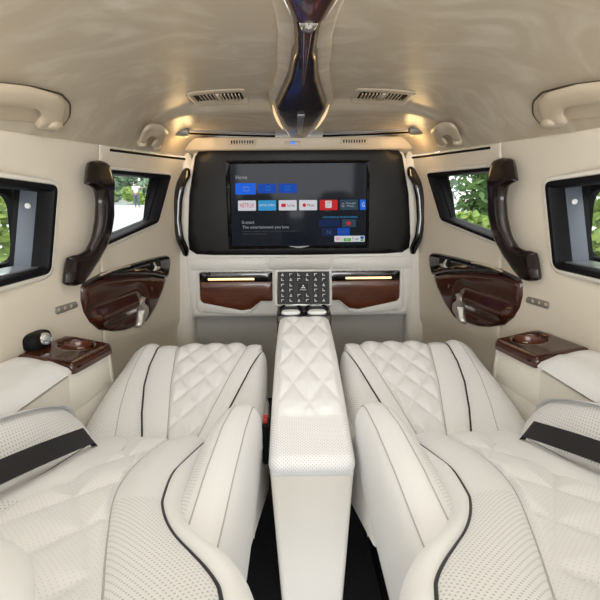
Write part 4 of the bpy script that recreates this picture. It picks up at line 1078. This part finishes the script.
for k, (x, y, h, w, m, lb, ex) in enumerate((
        (2.05, 7.6, 3.4, .62, leaf_c, 'pale green bush outside the right front window, nearest its front edge', None),
        (3.35, 7.6, 3.4, .62, leaf_a, 'dark leafy bush outside the right front window near the pillar handle', None),
        (2.15, 5.6, 1.28, .55, leaf_b, 'low bright bush with pale pink flowers outside the right front window', (420, .05, petal)),
        (2.9, 9.2, 4.4, .75, leaf_c, 'tall pale bush standing behind the others outside the right front window', None),
        (4.5, 9.2, 4.4, .75, leaf_a, 'tall dark bush behind the others outside the right front window', None),
        (3.0, 3.8, 2.6, .7, leaf_b, 'yellow green bush outside the right rear window', None),
        (4.6, 5.4, 3.4, .75, leaf_a, 'tall dark bush behind the yellow green one outside the right rear window', None))):
    plant('bush', x, y, h, w, m, lb, 'bush', 'bushes outside the right windows', 2200, .085, 60+k, False, None, ex)
# person on the road
pf = on_y(138, 208, 30); pf.z = gz(pf.x, pf.y)-.02
per = thing('person', pf, 'person in white shirt and blue grey trousers with one arm out, on the road', 'person')
def skin_body(verts, edges, radii, name, m, parent):
    me = bpy.data.meshes.new(name); me.from_pydata([Vector(v) for v in verts], edges, [])
    o = bpy.data.objects.new(name, me); COL.objects.link(o)
    md = o.modifiers.new('s', 'SKIN'); 
    for i, r in enumerate(radii): me.skin_vertices[0].data[i].radius = (r, r)
    me.skin_vertices[0].data[0].use_root = True
    o.modifiers.new('ss', 'SUBSURF').levels = 1
    ev = evaluated(o); V = [v.co.copy()+pf for v in ev.vertices]; Fc = [tuple(p.vertices) for p in ev.polygons]
    bpy.data.objects.remove(o); return mesh(name, V, Fc, m, parent)
bv = [(0, 0, .92), (0, 0, 1.12), (0, 0, 1.36), (0, 0, 1.48), (0, -.01, 1.60), (0, 0, 1.70), (.19, 0, 1.38), (.45, -.05, 1.32), (.68, -.1, 1.38), (.76, -.1, 1.40), (-.19, 0, 1.38), (-.24, .02, 1.12), (-.20, -.08, .90), (-.19, -.09, .82), (.09, 0, .86), (.12, -.04, .48), (.15, .04, .08), (.16, -.08, .03), (-.09, 0, .86), (-.10, .02, .48), (-.10, .05, .08), (-.11, -.08, .03)]
be = [(0, 1), (1, 2), (2, 3), (3, 4), (4, 5), (2, 6), (6, 7), (7, 8), (8, 9), (2, 10), (10, 11), (11, 12), (12, 13), (0, 14), (14, 15), (15, 16), (16, 17), (0, 18), (18, 19), (19, 20), (20, 21)]
br = [.13, .13, .14, .055, .095, .07, .06, .045, .035, .03, .06, .045, .035, .03, .085, .06, .042, .035, .085, .06, .042, .035]
skin_body(bv, be, br, 'body', skin_m, per)
sv = [(0, 0, .90), (0, 0, 1.12), (0, 0, 1.38), (.19, 0, 1.39), (.36, -.03, 1.345), (-.19, 0, 1.39), (-.23, .015, 1.18)]
skin_body(sv, [(0, 1), (1, 2), (2, 3), (3, 4), (2, 5), (5, 6)], [.165, .155, .165, .08, .065, .08, .065], 'shirt', shirt, per)
tv_ = [(0, 0, .95), (.09, 0, .84), (.12, -.04, .48), (.15, .03, .10), (-.09, 0, .84), (-.10, .02, .48), (-.10, .04, .10)]
skin_body(tv_, [(0, 1), (1, 2), (2, 3), (0, 4), (4, 5), (5, 6)], [.15, .105, .078, .06, .105, .078, .06], 'trousers', trousers, per)
V, Fc = superell(pf+Vector((0, .01, 1.66)), (.10, .115, .10), 1, 1, 14, 10); mesh('hair', V, Fc, hair_m, per)

# =================================================================== LIGHT, SKY, CAMERA
wd = bpy.data.worlds.new('World'); SC.world = wd; wd.use_nodes = True
wn = wd.node_tree; bg = wn.nodes['Background']
sky = wn.nodes.new('ShaderNodeTexSky'); sky.sky_type = 'NISHITA'; sky.sun_disc = False; sky.sun_elevation = math.radians(50); sky.air_density = 1.2; sky.dust_density = 4
mxs = wn.nodes.new('ShaderNodeMix'); mxs.data_type = 'RGBA'; mxs.inputs[0].default_value = .985
wn.links.new(sky.outputs[0], mxs.inputs[6]); mxs.inputs[7].default_value = (.93, .97, 1.0, 1)
wn.links.new(mxs.outputs[2], bg.inputs[0]); bg.inputs[1].default_value = 2.1
def light(name, typ, loc, rot, energy, color, **kw):
    l = bpy.data.lights.new(name, typ); l.energy = energy; l.color = color
    for k, v in kw.items(): setattr(l, k, v)
    o = bpy.data.objects.new(name, l); COL.objects.link(o); o.location = loc; o.rotation_euler = rot; return o
# daylight through the open tailgate at the back of the van
light('tailgate_daylight', 'AREA', (0, -1.05, .85), (math.radians(90), 0, 0), 34, (.975, .985, 1), shape='RECTANGLE', size=1.35, size_y=.95)
# added ceiling fill light with no fixture, then the warm header lamps
light('added_roof_fill', 'AREA', (0, .75, 1.372), (0, 0, 0), 5.0, (1, .98, .94), shape='RECTANGLE', size=.9, size_y=.5)
for x in (-.47, .47):
    light('header_lamp', 'POINT', (x, 1.90, 1.285), (0, 0, 0), .5, (1, .66, .30), shadow_soft_size=.03)
cd = bpy.data.cameras.new('camera'); cd.sensor_width = 36; cd.lens = F/600*36; cd.clip_start = .02
co = bpy.data.objects.new('camera', cd); COL.objects.link(co)
ROLL = math.radians(.45)
co.matrix_world = Matrix.Translation(CAM) @ (RB @ Matrix.Rotation(-ROLL, 3, 'Z')).to_4x4()
SC.camera = co
SC.view_settings.view_transform = 'Standard'; SC.view_settings.look = 'None'; SC.view_settings.gamma = 1; SC.view_settings.exposure = 0.0
SC.view_settings.use_curve_mapping = False
SC.cycles.use_denoising = True
SC.cycles.max_bounces = 10; SC.cycles.diffuse_bounces = 5; SC.cycles.transparent_max_bounces = 8
